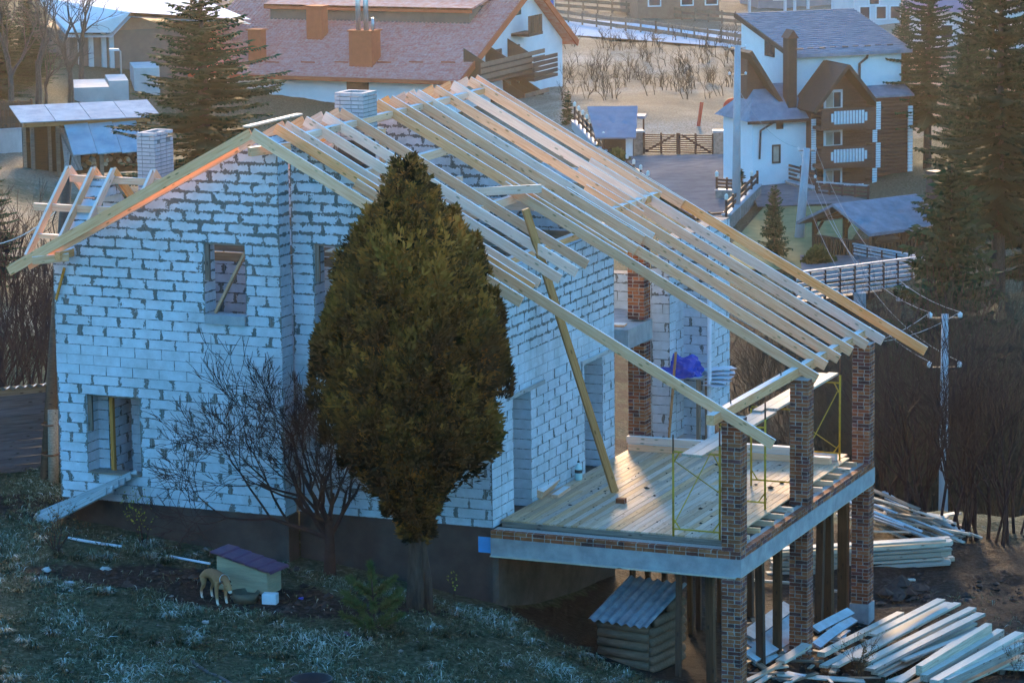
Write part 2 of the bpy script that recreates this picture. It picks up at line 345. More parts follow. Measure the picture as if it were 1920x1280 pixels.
# what covers the soil: r = frosty grass, g = bare wet soil, b = gravel and pale dry field
cov = np.zeros((nr*nc, 4)); cov[:, 3] = 1
X, Y, D_, S_ = GX.ravel(), GY.ravel(), Dm.ravel(), S.ravel()
grass = np.ones(len(X))
def blob(px, py, rx, ry=None, z=None, D=None):
    p = onZ(px, py, z) if z is not None else at(px, py, D)
    dx = (X-p.x)*_rt.x + (Y-p.y)*_rt.y; dy = (X-p.x)*fx + (Y-p.y)*fy
    return np.clip(1.5 - np.sqrt((dx/rx)**2 + (dy/(ry or rx))**2) + .35*_b.ravel(), 0, 1)
soil = np.maximum.reduce([blob(300, 1085, 2.6, .9, z=-.75), blob(470, 1120, 1.6, 1.0, z=-.85), blob(620, 1140, 1.4, .7, z=-.9), blob(60, 960, .9, .8, z=-.4), blob(1250, 1230, 2.2, 2.5, z=-2.8),
    blob(1500, 1180, 4.5, 5, z=-3.3), blob(1800, 1150, 5, 6, z=-3.5), blob(1700, 1060, 5, 3, z=-3.5), blob(780, 1130, .8, .6, z=-.95)])
X0 = (X > .2) & (X < 5.4) & (Y > -.2) & (Y < 9); soil = np.maximum(soil, X0*1.0)
rav = np.clip((D_-84)/4, 0, 1)*np.clip((146-D_)/6, 0, 1); soil = np.maximum(soil, rav*.55*np.clip(1-(S_-17)/6, 0, 1)*(S_ > -4))
grav = np.maximum.reduce([blob(40, 400, 14, 26, D=112), blob(100, 330, 10, 8, D=150)]) * (S_ < -5)
field = np.clip((D_-188)/8, 0, 1)*(S_ > -3)
cov[:, 0] = np.clip(1-soil, 0, 1); cov[:, 1] = np.clip(soil, 0, 1); cov[:, 2] = np.clip(np.maximum(grav, field), 0, 1)
at_ = me.color_attributes.new('cover', 'FLOAT_COLOR', 'POINT'); at_.data.foreach_set('color', cov.ravel())
me.polygons.foreach_set('use_smooth', [True]*len(me.polygons))
gm = bpy.data.materials.new('soil_and_turf'); gm.use_nodes = True; n = gm.node_tree.nodes; l = gm.node_tree.links; b = n['Principled BSDF']
b.inputs['Roughness'].default_value = .95; b.inputs['Specular IOR Level'].default_value = .1
ca = n.new('ShaderNodeVertexColor'); ca.layer_name = 'cover'; sp = n.new('ShaderNodeSeparateColor'); l.new(ca.outputs[0], sp.inputs[0])
geo = n.new('ShaderNodeNewGeometry')
def nz(sc, det=6):
    x = n.new('ShaderNodeTexNoise'); x.inputs['Scale'].default_value = sc; x.inputs['Detail'].default_value = det; x.inputs['Roughness'].default_value = .65; l.new(geo.outputs['Position'], x.inputs[0]); return x.outputs[0]
def ramp(f, *st):
    r = n.new('ShaderNodeValToRGB'); l.new(f, r.inputs[0]); e = r.color_ramp.elements
    e[0].position = st[0][0]; e[0].color = (*st[0][1], 1); e[1].position = st[-1][0]; e[1].color = (*st[-1][1], 1)
    for p, c in st[1:-1]: x = e.new(p); x.color = (*c, 1)
    return r.outputs[0]
def mix(f, a, c):
    x = n.new('ShaderNodeMix'); x.data_type = 'RGBA'; l.new(f, x.inputs[0]); l.new(a, x.inputs[6]); l.new(c, x.inputs[7]); return x.outputs[2]
n1 = nz(1.1); n2 = nz(9); n3 = nz(.09)
turf = ramp(n2, (.3, (.022, .030, .016)), (.5, (.055, .068, .038)), (.64, (.11, .12, .085)), (.82, (.30, .36, .36)))
mud = ramp(n2, (.3, (.010, .008, .007)), (.52, (.026, .020, .016)), (.66, (.05, .042, .038)), (.82, (.15, .16, .165)))
dry = ramp(mnode(n, l, 'ADD', mnode(n, l, 'MULTIPLY', n2, .5), mnode(n, l, 'MULTIPLY', n3, .5)), (.32, (.09, .07, .05)), (.5, (.20, .165, .115)), (.66, (.42, .39, .34)))
sb = mnode(n, l, 'MULTIPLY', mnode(n, l, 'SUBTRACT', mnode(n, l, 'ADD', sp.outputs[1], mnode(n, l, 'MULTIPLY', mnode(n, l, 'SUBTRACT', n1, .5), 1.0)), .35), 4.0, True)
fb = mnode(n, l, 'MULTIPLY', mnode(n, l, 'SUBTRACT', mnode(n, l, 'ADD', sp.outputs[2], mnode(n, l, 'MULTIPLY', mnode(n, l, 'SUBTRACT', n1, .5), .7)), .35), 3.0, True)
c_ = mix(fb, mix(sb, turf, mud), dry)
l.new(c_, b.inputs['Base Color'])
bp = n.new('ShaderNodeBump'); bp.inputs['Strength'].default_value = .9; bp.inputs['Distance'].default_value = .12; l.new(mnode(n, l, 'ADD', n2, n1), bp.inputs['Height']); l.new(bp.outputs[0], b.inputs['Normal'])
me.materials.append(gm); MAT['soil_and_turf'] = gm
tag(link('ground', me), kind='structure')
# ------------------------------------------------------------------ the unfinished house
random.seed(11)
house = thing('unfinished_house', 'unfinished white block house with bare timber roof frame and plank terrace on brick columns', 'house')
RX, RZ, RK = -4.43, 7.73, .533                       # ridge line and roof pitch (top of the rafters)
def roof(x): return RZ - RK*abs(x-RX)
RD = .20; RV = RD*math.sqrt(1+RK*RK)                 # rafter depth and its vertical height
def clip(poly, a, b_, c):                            # keep a*u + b*z <= c
    out = []
    for i in range(len(poly)):
        p, q = poly[i], poly[(i+1) % len(poly)]; dp = a*p[0]+b_*p[1]-c; dq = a*q[0]+b_*q[1]-c
        if dp <= 0: out.append(p)
        if (dp < 0 < dq) or (dq < 0 < dp): t = dp/(dp-dq); out.append((p[0]+(q[0]-p[0])*t, p[1]+(q[1]-p[1])*t))
    return out
def parea(p): return abs(sum(p[i][0]*p[(i+1) % len(p)][1]-p[(i+1) % len(p)][0]*p[i][1] for i in range(len(p))))/2
def add_unit(mb, poly, O, U, N, front, back, bed, head, o2=(0, 0, 0)):
    """a laid unit: polygon (u,z) on a wall face, from 'front' to 'back' along -N"""
    us = [p[0] for p in poly]; zs = [p[1] for p in poly]; u0, z0 = min(us), min(zs); L, H = max(us)-u0, max(zs)-z0
    def w(u, z, d): return tuple(O + U*u + Vector((0, 0, z)) - N*d - Vector(o2))
    k = len(poly); fr = [w(u, z, front) for u, z in poly]; bk = [w(u, z, back) for u, z in poly]; T = back-front
    uvf = [(u-u0, z-z0, L, H, bed, head) for u, z in poly]
    n0 = len(mb.v); mb.v.extend(fr+bk)
    mb.f.append(tuple(n0+i for i in range(k))); mb.uv.append(uvf)
    mb.f.append(tuple(n0+k+i for i in range(k-1, -1, -1))); mb.uv.append(uvf[::-1])
    for i in range(k):
        j = (i+1) % k; e = math.hypot(poly[j][0]-poly[i][0], poly[j][1]-poly[i][1]); ver = abs(poly[j][0]-poly[i][0]) < abs(poly[j][1]-poly[i][1])
        mb.f.append((n0+i, n0+k+i, n0+k+j, n0+j))
        if ver:
            za, zb = poly[i][1]-z0, poly[j][1]-z0; mb.uv.append([(0, za, T, H, bed, 0), (T, za, T, H, bed, 0), (T, zb, T, H, bed, 0), (0, zb, T, H, bed, 0)])
        else: mb.uv.append([(0, 0, e, T, .004, head), (0, T, e, T, .004, head), (e, T, e, T, .004, head), (e, 0, e, T, .004, head)])
rest_blocks = MB(); BCOUNT = [0]
FIRST = .155
def wall(name, O, U, N, L, z0, z1, tops, openings, thick, indiv=False, zone=None, parent=house, phase=0.0, keep=None):
    O = Vector(O); U = Vector(U); N = Vector(N); core = MB(); pend = []
    zs = [z0]; z = FIRST if abs(z0) < .01 else z0+.2
    while z < z1+.01: zs.append(z); z += .2
    for ci in range(len(zs)-1):
        za, zb = zs[ci], zs[ci+1]
        ints = [(0.0, L)]
        for (a, b_, oa, ob) in openings:
            if min(zb, ob)-max(za, oa) > .5*(zb-za):
                nx = []
                for s, e in ints:
                    if b_ <= s or a >= e: nx.append((s, e)); continue
                    if a > s+.01: nx.append((s, a))
                    if b_ < e-.01: nx.append((b_, e))
                ints = nx
        off = phase + (.3 if ci % 2 else 0) + random.uniform(-.05, .05)
        for s, e in ints:
            cp = [(s+.006 if s > 0 else s+.004, za), (e-.006 if e < L else e-.004, za), (e-.006 if e < L else e-.004, zb), (s+.006 if s > 0 else s+.004, zb)]
            for t in tops: cp = clip(cp, *(t[0], t[1], t[2]-.012)) if len(cp) > 2 else cp
            if len(cp) > 2 and parea(cp) > .001: add_unit(core, cp, O, U, N, .010, thick-.010, 0, 0)
            cuts = [s]; u = s + ((off - s) % .61)
            while u < e-.1:
                if u-cuts[-1] > .1: cuts.append(u)
                u += .61 + random.uniform(-.015, .015)
            cuts.append(e)
            for a, b_ in zip(cuts[:-1], cuts[1:]):
                bed, head = zone(za, (a+b_)/2) if zone else (.008, .03)
                j = random.uniform(0, .003); g = .003
                bp_ = [(a+(g if a > s else 0), za+.0025), (b_-(g if b_ < e else 0), za+.0025), (b_-(g if b_ < e else 0), zb-.0025), (a+(g if a > s else 0), zb-.0025)]
                for t in tops: bp_ = clip(bp_, *t) if len(bp_) > 2 else bp_
                if len(bp_) < 3 or parea(bp_) < .002: continue
                pend.append((bp_, j, bed*random.uniform(.6, 1.4), head*random.uniform(.35, 1.5)))
    w = core.build(name, 'mortar', parent)
    for bp_, j, bed, head in pend:
        cu = sum(p[0] for p in bp_)/len(bp_); cz = sum(p[1] for p in bp_)/len(bp_)
        if indiv and BCOUNT[0] < 300 and (keep is None or keep(cu, cz)):
            c = O + U*cu + Vector((0, 0, cz)); mb = MB(); add_unit(mb, bp_, O, U, N, j, thick-j, bed, head, o2=c)
            mb.build('block', 'aerated_block', w, loc=c); BCOUNT[0] += 1
        else: add_unit(rest_blocks, bp_, O, U, N, j, thick-j, bed, head)
    return w
def zone_gable(z, u):
    if 2.55 < z < 3.05: return (.001, .008)
    if z < 2.55: return (.009, .068)
    if z < 4.0: return (.012, .068)
    if z < 4.7: return (.022 if u < 3.5 else .012, .062)
    if z < 5.2: return (.030, .055)
    return (.046, .062)
def zone_eave(z, u):
    if 2.45 < z < 3.0: return (.001, .008)
    if z < 2.45: return (.007, .040)
    return (.034, .032)
XL = -9.29; XS = -4.20; DZ = RV+.03
# tops in the wall's own (u,z): z <= roof(x)-DZ
def tops_for(x0): return [(RK, 1, RZ-DZ+RK*(RX-x0)), (-RK, 1, RZ-DZ-RK*(RX-x0))]
wl_ = wall('gable_wall', (XL, -.5, 0), (1, 0, 0), (0, -1, 0), XS-XL, 0, 7.8, tops_for(XL), [(-8.63-XL, -7.42-XL, .555, 2.155), (-5.87-XL, -4.965-XL, 3.755, 5.355)], .45, True, zone_gable, phase=.25)
wr_ = wall('gable_wall', (XS+.004, 0, 0), (1, 0, 0), (0, -1, 0), -XS-.004, 0, 7.8, tops_for(XS), [(-3.72-XS, -2.75-XS, 3.755, 5.355)], .45, True, zone_gable, phase=.1, keep=lambda u, z: u > 3.2 or z > 5.4 or u < .9)
we_ = wall('eave_wall', (0, .45, 0), (0, 1, 0), (1, 0, 0), 6.05, 0, 4.95, [(0, 1, 4.93)], [(.62, 1.5, -.1, 2.36), (4.37, 5.35, -.1, 2.36)], .45, False, zone_eave, phase=.3)
wall('left_wall', (XL+.45, 6.5, 0), (0, -1, 0), (-1, 0, 0), 6.55, 0, 4.95, [(0, 1, 4.93)], [], .449, False, zone_gable)
wall('rear_gable_wall', (XL+.01, 6.06, 0), (1, 0, 0), (0, -1, 0), -XL-.47, 0, 7.8, tops_for(XL), [], .44, False, zone_gable)
wall('partition_wall', (-3.2, .46, 0), (0, 1, 0), (1, 0, 0), 5.55, 0, 5.9, [(0, 1, 6.0)], [(1.2, 2.2, 0, 2.2), (3.4, 4.4, 2.9, 5)], .3, False, zone_gable)
wall('partition_wall', (-8.8, 2.9, 0), (1, 0, 0), (0, -1, 0), 5.2, 0, 5.3, [(0, 1, 5.35)], [(1.2, 2.0, 0, 2.2)], .3, False, zone_gable)
# dormer gable on the left slope, seen along its sloping top
DY, DRZ, DK = 1.35, 6.55, .9
wall('dormer_wall', (-9.40, DY+2.4, 4.95), (0, -1, 0), (-1, 0, 0), 4.8, 0, 1.7, [(DK, 1, DRZ-.30-4.95+DK*2.4), (-DK, 1, DRZ-.30-4.95-DK*2.4)], [(2.0, 2.8, .2, .9)], .44, False, lambda z, u: (.02, .03))
# rear wing beyond the terrace
wall('rear_wing_wall', (.02, 8.62, 0), (1, 0, 0), (0, -1, 0), .42, -.2, 4.1, [(0, 1, 4.12)], [], .4, False, zone_eave)
wall('rear_wing_wall', (.06, 9.5, 0), (1, 0, 0), (0, -1, 0), .95, -3.4, 4.0, [(0, 1, 4.05)], [], .4, False, zone_eave, phase=.2)
wall('rear_wing_wall', (-3, 9.0, 0), (1, 0, 0), (0, -1, 0), 3.0, 0, 3.6, [(0, 1, 3.65)], [(1.6, 2.5, 0, 2.2)], .4, False, zone_eave)
wall('rear_wing_wall', (.44, 9.02, 0), (0, 1, 0), (1, 0, 0), 3.5, 0, 4.4, [(0, 1, 4.45)], [(1.4, 2.2, 1.0, 2.2)], .4, False, zone_eave)
# plinth and basement
mb = MB(); mb.box(XL+.03, XS+.03, -.47, -.03, -2.6, -.002); mb.box(XS+.03, -.03, .03, .42, -2.6, -.002); mb.box(XL+.03, XL+.4, -.03, 6.45, -2.6, -.002)
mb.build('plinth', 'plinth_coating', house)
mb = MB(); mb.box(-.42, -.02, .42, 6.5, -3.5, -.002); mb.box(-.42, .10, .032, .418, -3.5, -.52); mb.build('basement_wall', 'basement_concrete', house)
MB().box(-.32, -.028, .020, .028, -.50, -.19).build('blue_board', M('blue_board', (.05, .30, .62), (.06, .34, .7), .6, 3), house)
# opening details: lintels, reveal boards, sills
for nm, (x0, x1, z0, z1), yf in (('upper', (-5.87, -4.965, 3.755, 5.355), -.5), ('lower', (-8.63, -7.42, .555, 2.155), -.5), ('side', (-3.72, -2.75, 3.755, 5.355), 0)):
    beam('lintel_board', (x0-.05, yf+.22, z1-.018), (x1+.05, yf+.22, z1-.018), .38, .03, 'old_timber', house)
    o = MB().box(x0+.015, x1-.01 if nm != 'upper' else x1+.0, yf-.07, yf+.22, z0+.005, z0+(.185 if nm == 'upper' else .03)).build('sill_block' if nm == 'upper' else 'sill_board', 'aerated_block' if nm == 'upper' else 'old_timber', house)
    beam('reveal_board', (x0+.05, yf+.06, z1-.75), (x0+.05, yf+.06, z1-.02), .10, .06, 'old_timber', house, up=(0, 1, 0))
beam('window_brace', (-5.72, -.35, 3.95), (-5.0, -.28, 5.28), .05, .10, 'brace_timber', house, up=(0, 1, 0))
beam('window_brace', (-3.4, .12, 3.8), (-3.1, .2, 5.3), .05, .10, 'brace_timber', house, up=(0, 1, 0))
beam('door_post', (-8.22, -.2, .56), (-8.22, -.2, 2.12), .07, .10, 'brace_timber', house, up=(0, 1, 0))
wall('interior_pier', (-8.25, .6, 0), (1, 0, 0), (0, -1, 0), .5, 0, 2.6, [(0, 1, 2.5)], [], .4, False, zone_eave)
for y0, y1 in ((.98, 2.05), (4.75, 5.9)): beam('door_lintel', (.012, y0-.15, 2.41), (.012, y1+.55, 2.41), .07, .09, 'grey_timber', house)
# floors inside
MB().box(XL+.46, -.46, .46, 6.05, -.08, -.01).build('ground_floor_slab', 'concrete', house)
MB().box(XL+.46, -.46, .46, 6.05, 2.58, 2.74).build('upper_floor_slab', 'concrete', house)
# ---- roof frame
FT = 'fresh_timber'
def rafter(y, x0, x1, w=.05, h=RD, dz=0, name='rafter', mat=FT):
    s = 1 if x1 > x0 else -1
    def c(x): return Vector((x, y, roof(x)-RV/2+dz))
    return beam(name, c(x0), c(x1), w, h, mat, house, up=(0, 0, 1), warp=.014)
RY = [-1.10, -.13, .30, 1.15, 2.0, 2.76, 4.46, 5.13, 5.94, 6.43, 7.36, 8.28, 9.19]
ends = [1.12, .95, .90, .98, .98, .90, 1.05, 1.02, .86, .89, .30, .02, .02]
for i, y in enumerate(RY):
    rafter(y, RX+.01, ends[i], h=RD+(.02 if i == 0 else 0))
    if i not in (1,): rafter(y+.006, RX-.01, -9.95 if i in (0,) else (-9.75 if y > 2.5 else -9.2 if y < 0 else -6.6))
# doubled verge board and its bracket ends
rafter(-.98, RX-.35, -9.55, w=.045, h=.10, dz=-.14, name='verge_batten')
beam('verge_bracket', (-8.85, -1.05, 5.02), (-8.85, -.48, 5.02), .12, .16, FT, house)
beam('verge_bracket', (-9.32, -1.22, 4.93), (-8.7, -.85, 4.98), .10, .15, FT, house)
beam('ridge_board', (RX-.02, -1.30, RZ+.035), (RX+.10, .75, RZ+.06), .13, .03, FT, house)
beam('ridge_bracket', (RX-.05, -1.12, 7.26), (RX+.45, -.42, 7.30), .14, .17, FT, house)
for a, b_ in zip(RY[2:-1], RY[3:]): beam('ridge_spacer', (RX+.32, a+.03, roof(RX+.32)-.16), (RX+.32, b_-.03, roof(RX+.32)-.16), .14, .12, FT, house)
beam('ridge_purlin', (RX, .2, 7.30), (RX, 9.25, 7.30), .12, .16, FT, house)
for x, y0, y1 in ((-1.35, 2.5, 6.4), (-3.0, .3, 6.0)): beam('roof_purlin', (x, y0, roof(x)-RV-.09), (x, y1, roof(x)-RV-.09), .12, .16, FT, house)
beam('eave_plate', (-.2, .1, 4.99), (-.2, 6.5, 4.99), .15, .12, FT, house)
for x in (-3.9, -3.0, -2.2): beam('roof_post', (x, 3.6, 2.74), (x, 3.6, roof(x)-RV-.02), .10, .12, FT, house, up=(0, 1, 0))
for y, x0, x1, z in ((2.07, -4.3, -1.7, 5.72), (2.82, -4.3, -1.4, 5.65), (4.40, -4.6, -.9, 5.62), (5.19, -3.2, -.7, 5.55), (1.22, -4.0, -1.9, 5.75)): beam('collar_tie', (x0, y, z), (x1, y, z), .045, .17, FT, house)
beam('collar_tie', (-1.9, 3.0, 6.05), (-.75, 4.4, 6.0), .05, .17, FT, house)
for i in range(7): beam('attic_board', (-3.9+i*.17, 1.0, 5.05+.03*(i % 2)), (-3.9+i*.17, 3.3+.2*(i % 3), 5.05+.03*(i % 2)), .15, .03, 'stack_timber', house)
for i in range(5): beam('ceiling_joist', (-8.8, .9+i*1.2, 4.86), (-.3, .9+i*1.2, 4.86), .06, .18, 'old_timber', house)
# long rafters running on over the terrace
for y, x0, x1, w in ((-.40, -2.6, 5.82, .05), (4.22, -1.5, 5.17, .05), (5.13+.07, -1.1, 5.04, .05), (6.02, -.9, 5.05, .05), (6.88, -.8, 5.05, .05), (7.78, -1.3, 5.10, .05), (8.66, -1.4, 5.18, .05), (9.62, -1.6, 5.83, .05)):
    rafter(y, x0, x1, w)
rafter(9.55, RX, .4)
for y in (6.95, 7.80, 8.75): beam('eave_spacer', (-.05, y-.38, roof(-.05)-.12), (-.05, y+.38, roof(-.05)-.12), .16, .14, FT, house)
beam('terrace_plate', (4.725, -.78, 2.605), (4.725, 9.05, 2.605), .15, .19, FT, house)
for y in (.35, 4.55, 3.3): beam('anchor_bolt', (4.73, y, 2.68), (4.73, y, 2.80), .02, .02, 'dark_metal', house, up=(0, 1, 0))
# dormer rafters
for x in (-9.95, -9.37, -8.90, -7.98):
    zc = DRZ-.13
    d = 1.75 if x > -9 else 1.75
    beam('dormer_rafter', (x, DY, zc), (x, DY-d, zc-DK*d), .06, .17, FT, house); beam('dormer_rafter', (x+.004, DY+.01, zc), (x+.004, DY+1.5, zc-DK*1.5), .06, .17, FT, house)
beam('dormer_ridge', (-9.93, DY+.02, DRZ-.33), (-7.3, DY+.02, DRZ-.33), .06, .14, FT, house)
beam('dormer_purlin', (-10.35, .62, 5.72), (-8.2, .62, 5.72), .08, .14, FT, house)
beam('dormer_tie', (-10.0, .05, 5.22), (-9.3, .05, 5.22), .12, .09, FT, house)
# chimneys of pale silicate brick
def chimney(x0, x1, y0, y1, z0, z1, parent, seed):
    random.seed(seed)
    core = MB(); t = .012
    core.box(x0+t, x1-t, y0+t, y1-t, z0, z1-.14); ch = core.build('chimney', 'mortar', parent)
    nl = int((z1-z0)/.077); H = (z1-z0)/nl
    for k in range(nl):
        za = z0+k*H; zb = za+H
        for face in range(4):
            O, U, N, L = ((Vector((x0, y0, 0)), Vector((1, 0, 0)), Vector((0, -1, 0)), x1-x0), (Vector((x1, y0, 0)), Vector((0, 1, 0)), Vector((1, 0, 0)), y1-y0),
                          (Vector((x1, y1, 0)), Vector((-1, 0, 0)), Vector((0, 1, 0)), x1-x0), (Vector((x0, y1, 0)), Vector((0, -1, 0)), Vector((-1, 0, 0)), y1-y0))[face]
            s, e = (0, L) if (k+face) % 2 else (.118, L-.118)
            cuts = [s]; u = s+(.125 if k % 2 else .25)
            while u < e-.06: cuts.append(u); u += .25
            cuts.append(e)
            for a, b_ in zip(cuts[:-1], cuts[1:]):
                if k >= nl-3 and face == 1 and y1-y0 > .7 and any(abs((a+b_)/2-q) < .09 for q in (.27, .58)) and k > nl-4: continue
                c = O+U*((a+b_)/2)+Vector((0, 0, (za+zb)/2)); mb = MB()
                add_unit(mb, [(a+.005, za+.006), (b_-.005, za+.006), (b_-.005, zb-.006), (a+.005, zb-.006)], O, U, N, random.uniform(0, .003), .115, .003, .004, o2=c)
                if face < 2: mb.build('brick', 'silicate_brick', ch, loc=c)
                else:
                    for v in mb.v: pass
                    n0 = len(back.v); back.v.extend([(v[0]+c.x, v[1]+c.y, v[2]+c.z) for v in mb.v]); back.f.extend([tuple(i+n0 for i in f) for f in mb.f]); back.uv.extend(mb.uv)
    return ch
back = MB()
ch1 = chimney(-9.28, -8.85, 3.0, 3.8, 5.55, 7.0, house, 1)
ch2 = chimney(-4.70, -4.05, 3.05, 3.70, 7.0, 7.97, house, 2)
MB().box(-4.66, -4.09, 3.09, 3.66, 2.74, 6.995).build('flue_shaft', 'plinth_coating', house)
MB().box(-9.27, -8.86, 3.01, 3.79, 2.7, 5.545).build('flue_shaft', 'plinth_coating', house)
beam('chimney_trimmer', (-4.0, 3.02, 7.15), (-4.0, 3.75, 7.15), .05, .14, FT, house)
tag(back.build('brick_courses', 'silicate_brick', house), kind='stuff')
random.seed(5)
# ---- terrace
mb = MB(); mb.box(.0, 5.095, -.12, .26, -.50, -.165); mb.box(4.715, 5.093, .262, 8.44, -.50, -.167); mb.box(.0, 4.713, 8.06, 8.438, -.5, -.167); mb.build('concrete_ring_beam', 'concrete', house)
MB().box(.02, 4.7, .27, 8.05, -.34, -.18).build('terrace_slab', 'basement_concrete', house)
beam('formwork_board', (.0, -.09, -.515), (5.0, -.09, -.515), .16, .024, 'stack_timber', house); beam('formwork_board', (5.0, -.05, -.515), (5.0, 8.4, -.515), .16, .024, 'stack_timber', house)
rest_bricks = MB(); BR = [0]
def brick_run(O, U, N, L, z0, courses, parent, indiv, depth=.25):
    O = Vector(O); U = Vector(U); N = Vector(N)
    for k in range(courses):
        za = z0+k*.0765; cuts = [0.0]; u = .125 if k % 2 else .25
        while u < L-.06: cuts.append(u); u += .25 if (k+len(cuts)) % 3 else .125
        cuts.append(L)
        for a, b_ in zip(cuts[:-1], cuts[1:]):
            poly = [(a+.004, za+.004), (b_-.004, za+.004), (b_-.004, za+.0725), (a+.004, za+.0725)]; r = random.random()
            put_brick(poly, O, U, N, random.uniform(0, .004), depth, r, parent, indiv)
def put_brick(poly, O, U, N, f, d, r, parent, indiv):
    if indiv and BR[0] < 300:
        cu = (poly[0][0]+poly[1][0])/2; cz = (poly[0][1]+poly[2][1])/2; c = O+U*cu+Vector((0, 0, cz)); mb = MB()
        add_unit(mb, poly, O, U, N, f, d, r, .006, o2=c); mb.build('brick', 'clay_brick', parent, loc=c); BR[0] += 1
    else: add_unit(rest_bricks, poly, O, U, N, f, d, r, .006)
kerb = MB(); kerb.box(.01, 5.08, -.105, .24, -.165, -.022); kerb.box(4.85, 5.08, .242, 8.42, -.165, -.022); kerb = kerb.build('brick_kerb', 'brick_mortar', house)
brick_run((.0, -.118, 0), (1, 0, 0), (0, -1, 0), 5.09, -.165, 2, kerb, False, .12); brick_run((5.092, -.1, 0), (0, 1, 0), (1, 0, 0), 8.5, -.165, 2, kerb, False, .12)
def column(x0, y0, z0, z1, n, concrete_foot=0):
    core = MB().box(x0+.012, x0+.368, y0+.012, y0+.368, z0, z1).build('brick_column', 'brick_mortar', house)
    k = 0; z = z0+concrete_foot
    while z < z1-.03:
        h = min(.0765, z1-z); A = k % 2 == 0
        for face in range(4):
            O, U, N = ((Vector((x0, y0, 0)), Vector((1, 0, 0)), Vector((0, -1, 0))), (Vector((x0+.38, y0, 0)), Vector((0, 1, 0)), Vector((1, 0, 0))),
                       (Vector((x0+.38, y0+.38, 0)), Vector((-1, 0, 0)), Vector((0, 1, 0))), (Vector((x0, y0+.38, 0)), Vector((0, -1, 0)), Vector((-1, 0, 0))))[face]
            o = (A if face % 2 == 0 else not A)
            segs = ([(0, .25), (.25, .38)] if k % 4 < 2 else [(0, .125), (.125, .38)]) if o else [(.12, .26)]
            for a, b_ in segs:
                g = .005
                put_brick([(a+g, z+.005), (b_-g, z+.005), (b_-g, z+h-.004), (a+g, z+h-.004)], O, U, N, random.uniform(0, .005), .11, random.random(), core, face < 2 and n < 2)
        z += .0765; k += 1
    return core
CX = 4.70
for i, y in enumerate((-.10, 3.93, 8.06)):
    column(CX, y, -.02, 2.50, i)
for i, (y, zb, ft) in enumerate(((-.10, -3.4, .0), (3.93, -3.5, .3), (8.06, -3.9, .85))):
    column(CX, y, zb, -.505, 5, ft)
    if ft: MB().box(CX-.02, CX+.40, y-.02, y+.40, zb-.2, zb+ft).build('column_footing', 'concrete', house)
col = column(-.09, 7.5, -.1, 2.35, 5); column(-.09, 7.5, 2.84, 4.9, 5)
MB().box(-.4, .30, 6.51, 7.95, 2.38, 2.80).build('balcony_beam', 'concrete', house)
MB().box(-3.0, -.41, 6.51, 9.0, 2.5, 2.78).build('balcony_slab', 'concrete', house)
beam('balcony_board', (-1.5, 6.7, 2.83), (.1, 6.9, 2.83), .25, .04, FT, house)
tag(rest_blocks.build('block_courses', 'aerated_block', house), kind='stuff'); tag(rest_bricks.build('brick_courses', 'clay_brick', house), kind='stuff')
# deck planks run with the eave wall
x = .03; k = 0
while x < 4.56:
    w = .145+random.uniform(-.004, .004); y = .33; e = 8.3 if x < 4.4 else 8.0
    cut = random.choice((None, 3.2, 4.6, 5.8, None))
    segs = [(y, e)] if cut is None else [(y, cut-.002), (cut+.002, e)]
    for a, b_ in segs:
        zz = .085+random.uniform(-.003, .003)
        beam('deck_plank', (x+w/2, a+random.uniform(-.01, .01), zz), (x+w/2, b_, zz+random.uniform(-.002, .002)), w-.011, .03, 'deck_timber', house)
    x += w; k += 1
for y in np.arange(.9, 8.3, .62):
    if not any(abs(y-c-.19) < .35 for c in (-.1, 3.93, 8.06)): beam('floor_joist', (.05, y, .012), (4.93+random.uniform(-.06, .06), y, .012), .07, .11, 'deck_timber', house)
beam('deck_edge_joist', (.05, .36, .015), (4.6, .36, .015), .05, .10, 'old_timber', house)
# ------------------------------------------------------------------ plants
def onG(px, py, h=0.0):
    """where the sight line through a pixel meets the ground raised by h"""
    t = np.linspace(45, 330, 1600); d = ray(px, py)
    xs = CAM.x+d.x*t; ys = CAM.y+d.y*t; zs = CAM.z+d.z*t; g = gzn(xs, ys)+h
    k = int(np.argmax(zs < g)); f = (zs[k-1]-g[k-1])/((zs[k-1]-g[k-1])-(zs[k]-g[k])); tt = t[k-1]+(t[k]-t[k-1])*f
    return CAM+d*tt
def leaf_material(name, cols, rough=.85, trans=.0):
    m = bpy.data.materials.new(name); m.use_nodes = True; MAT[name] = m; n = m.node_tree.nodes; l = m.node_tree.links; b = n['Principled BSDF']
    b.inputs['Roughness'].default_value = rough; b.inputs['Specular IOR Level'].default_value = .15
    ca = n.new('ShaderNodeVertexColor'); ca.layer_name = 'tone'; sp = n.new('ShaderNodeSeparateColor'); l.new(ca.outputs[0], sp.inputs[0])
    r = n.new('ShaderNodeValToRGB'); l.new(sp.outputs[0], r.inputs[0]); e = r.color_ramp.elements
    e[0].color = (*cols[0], 1); e[1].color = (*cols[-1], 1)
    for i, c in enumerate(cols[1:-1]): x = e.new((i+1)/(len(cols)-1)); x.color = (*c, 1)
    oi = n.new('ShaderNodeObjectInfo'); hv = n.new('ShaderNodeHueSaturation'); mr = n.new('ShaderNodeMapRange'); mr.inputs[3].default_value = .8; mr.inputs[4].default_value = 1.2
    l.new(oi.outputs['Random'], mr.inputs[0]); l.new(mr.outputs[0], hv.inputs['Value']); l.new(r.outputs[0], hv.inputs['Color'])
    l.new(hv.outputs[0], b.inputs['Base Color'])
    return m
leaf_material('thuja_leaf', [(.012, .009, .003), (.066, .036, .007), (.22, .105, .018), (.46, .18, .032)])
leaf_material('spruce_needle', [(.006, .018, .008), (.014, .042, .017), (.032, .070, .027)])
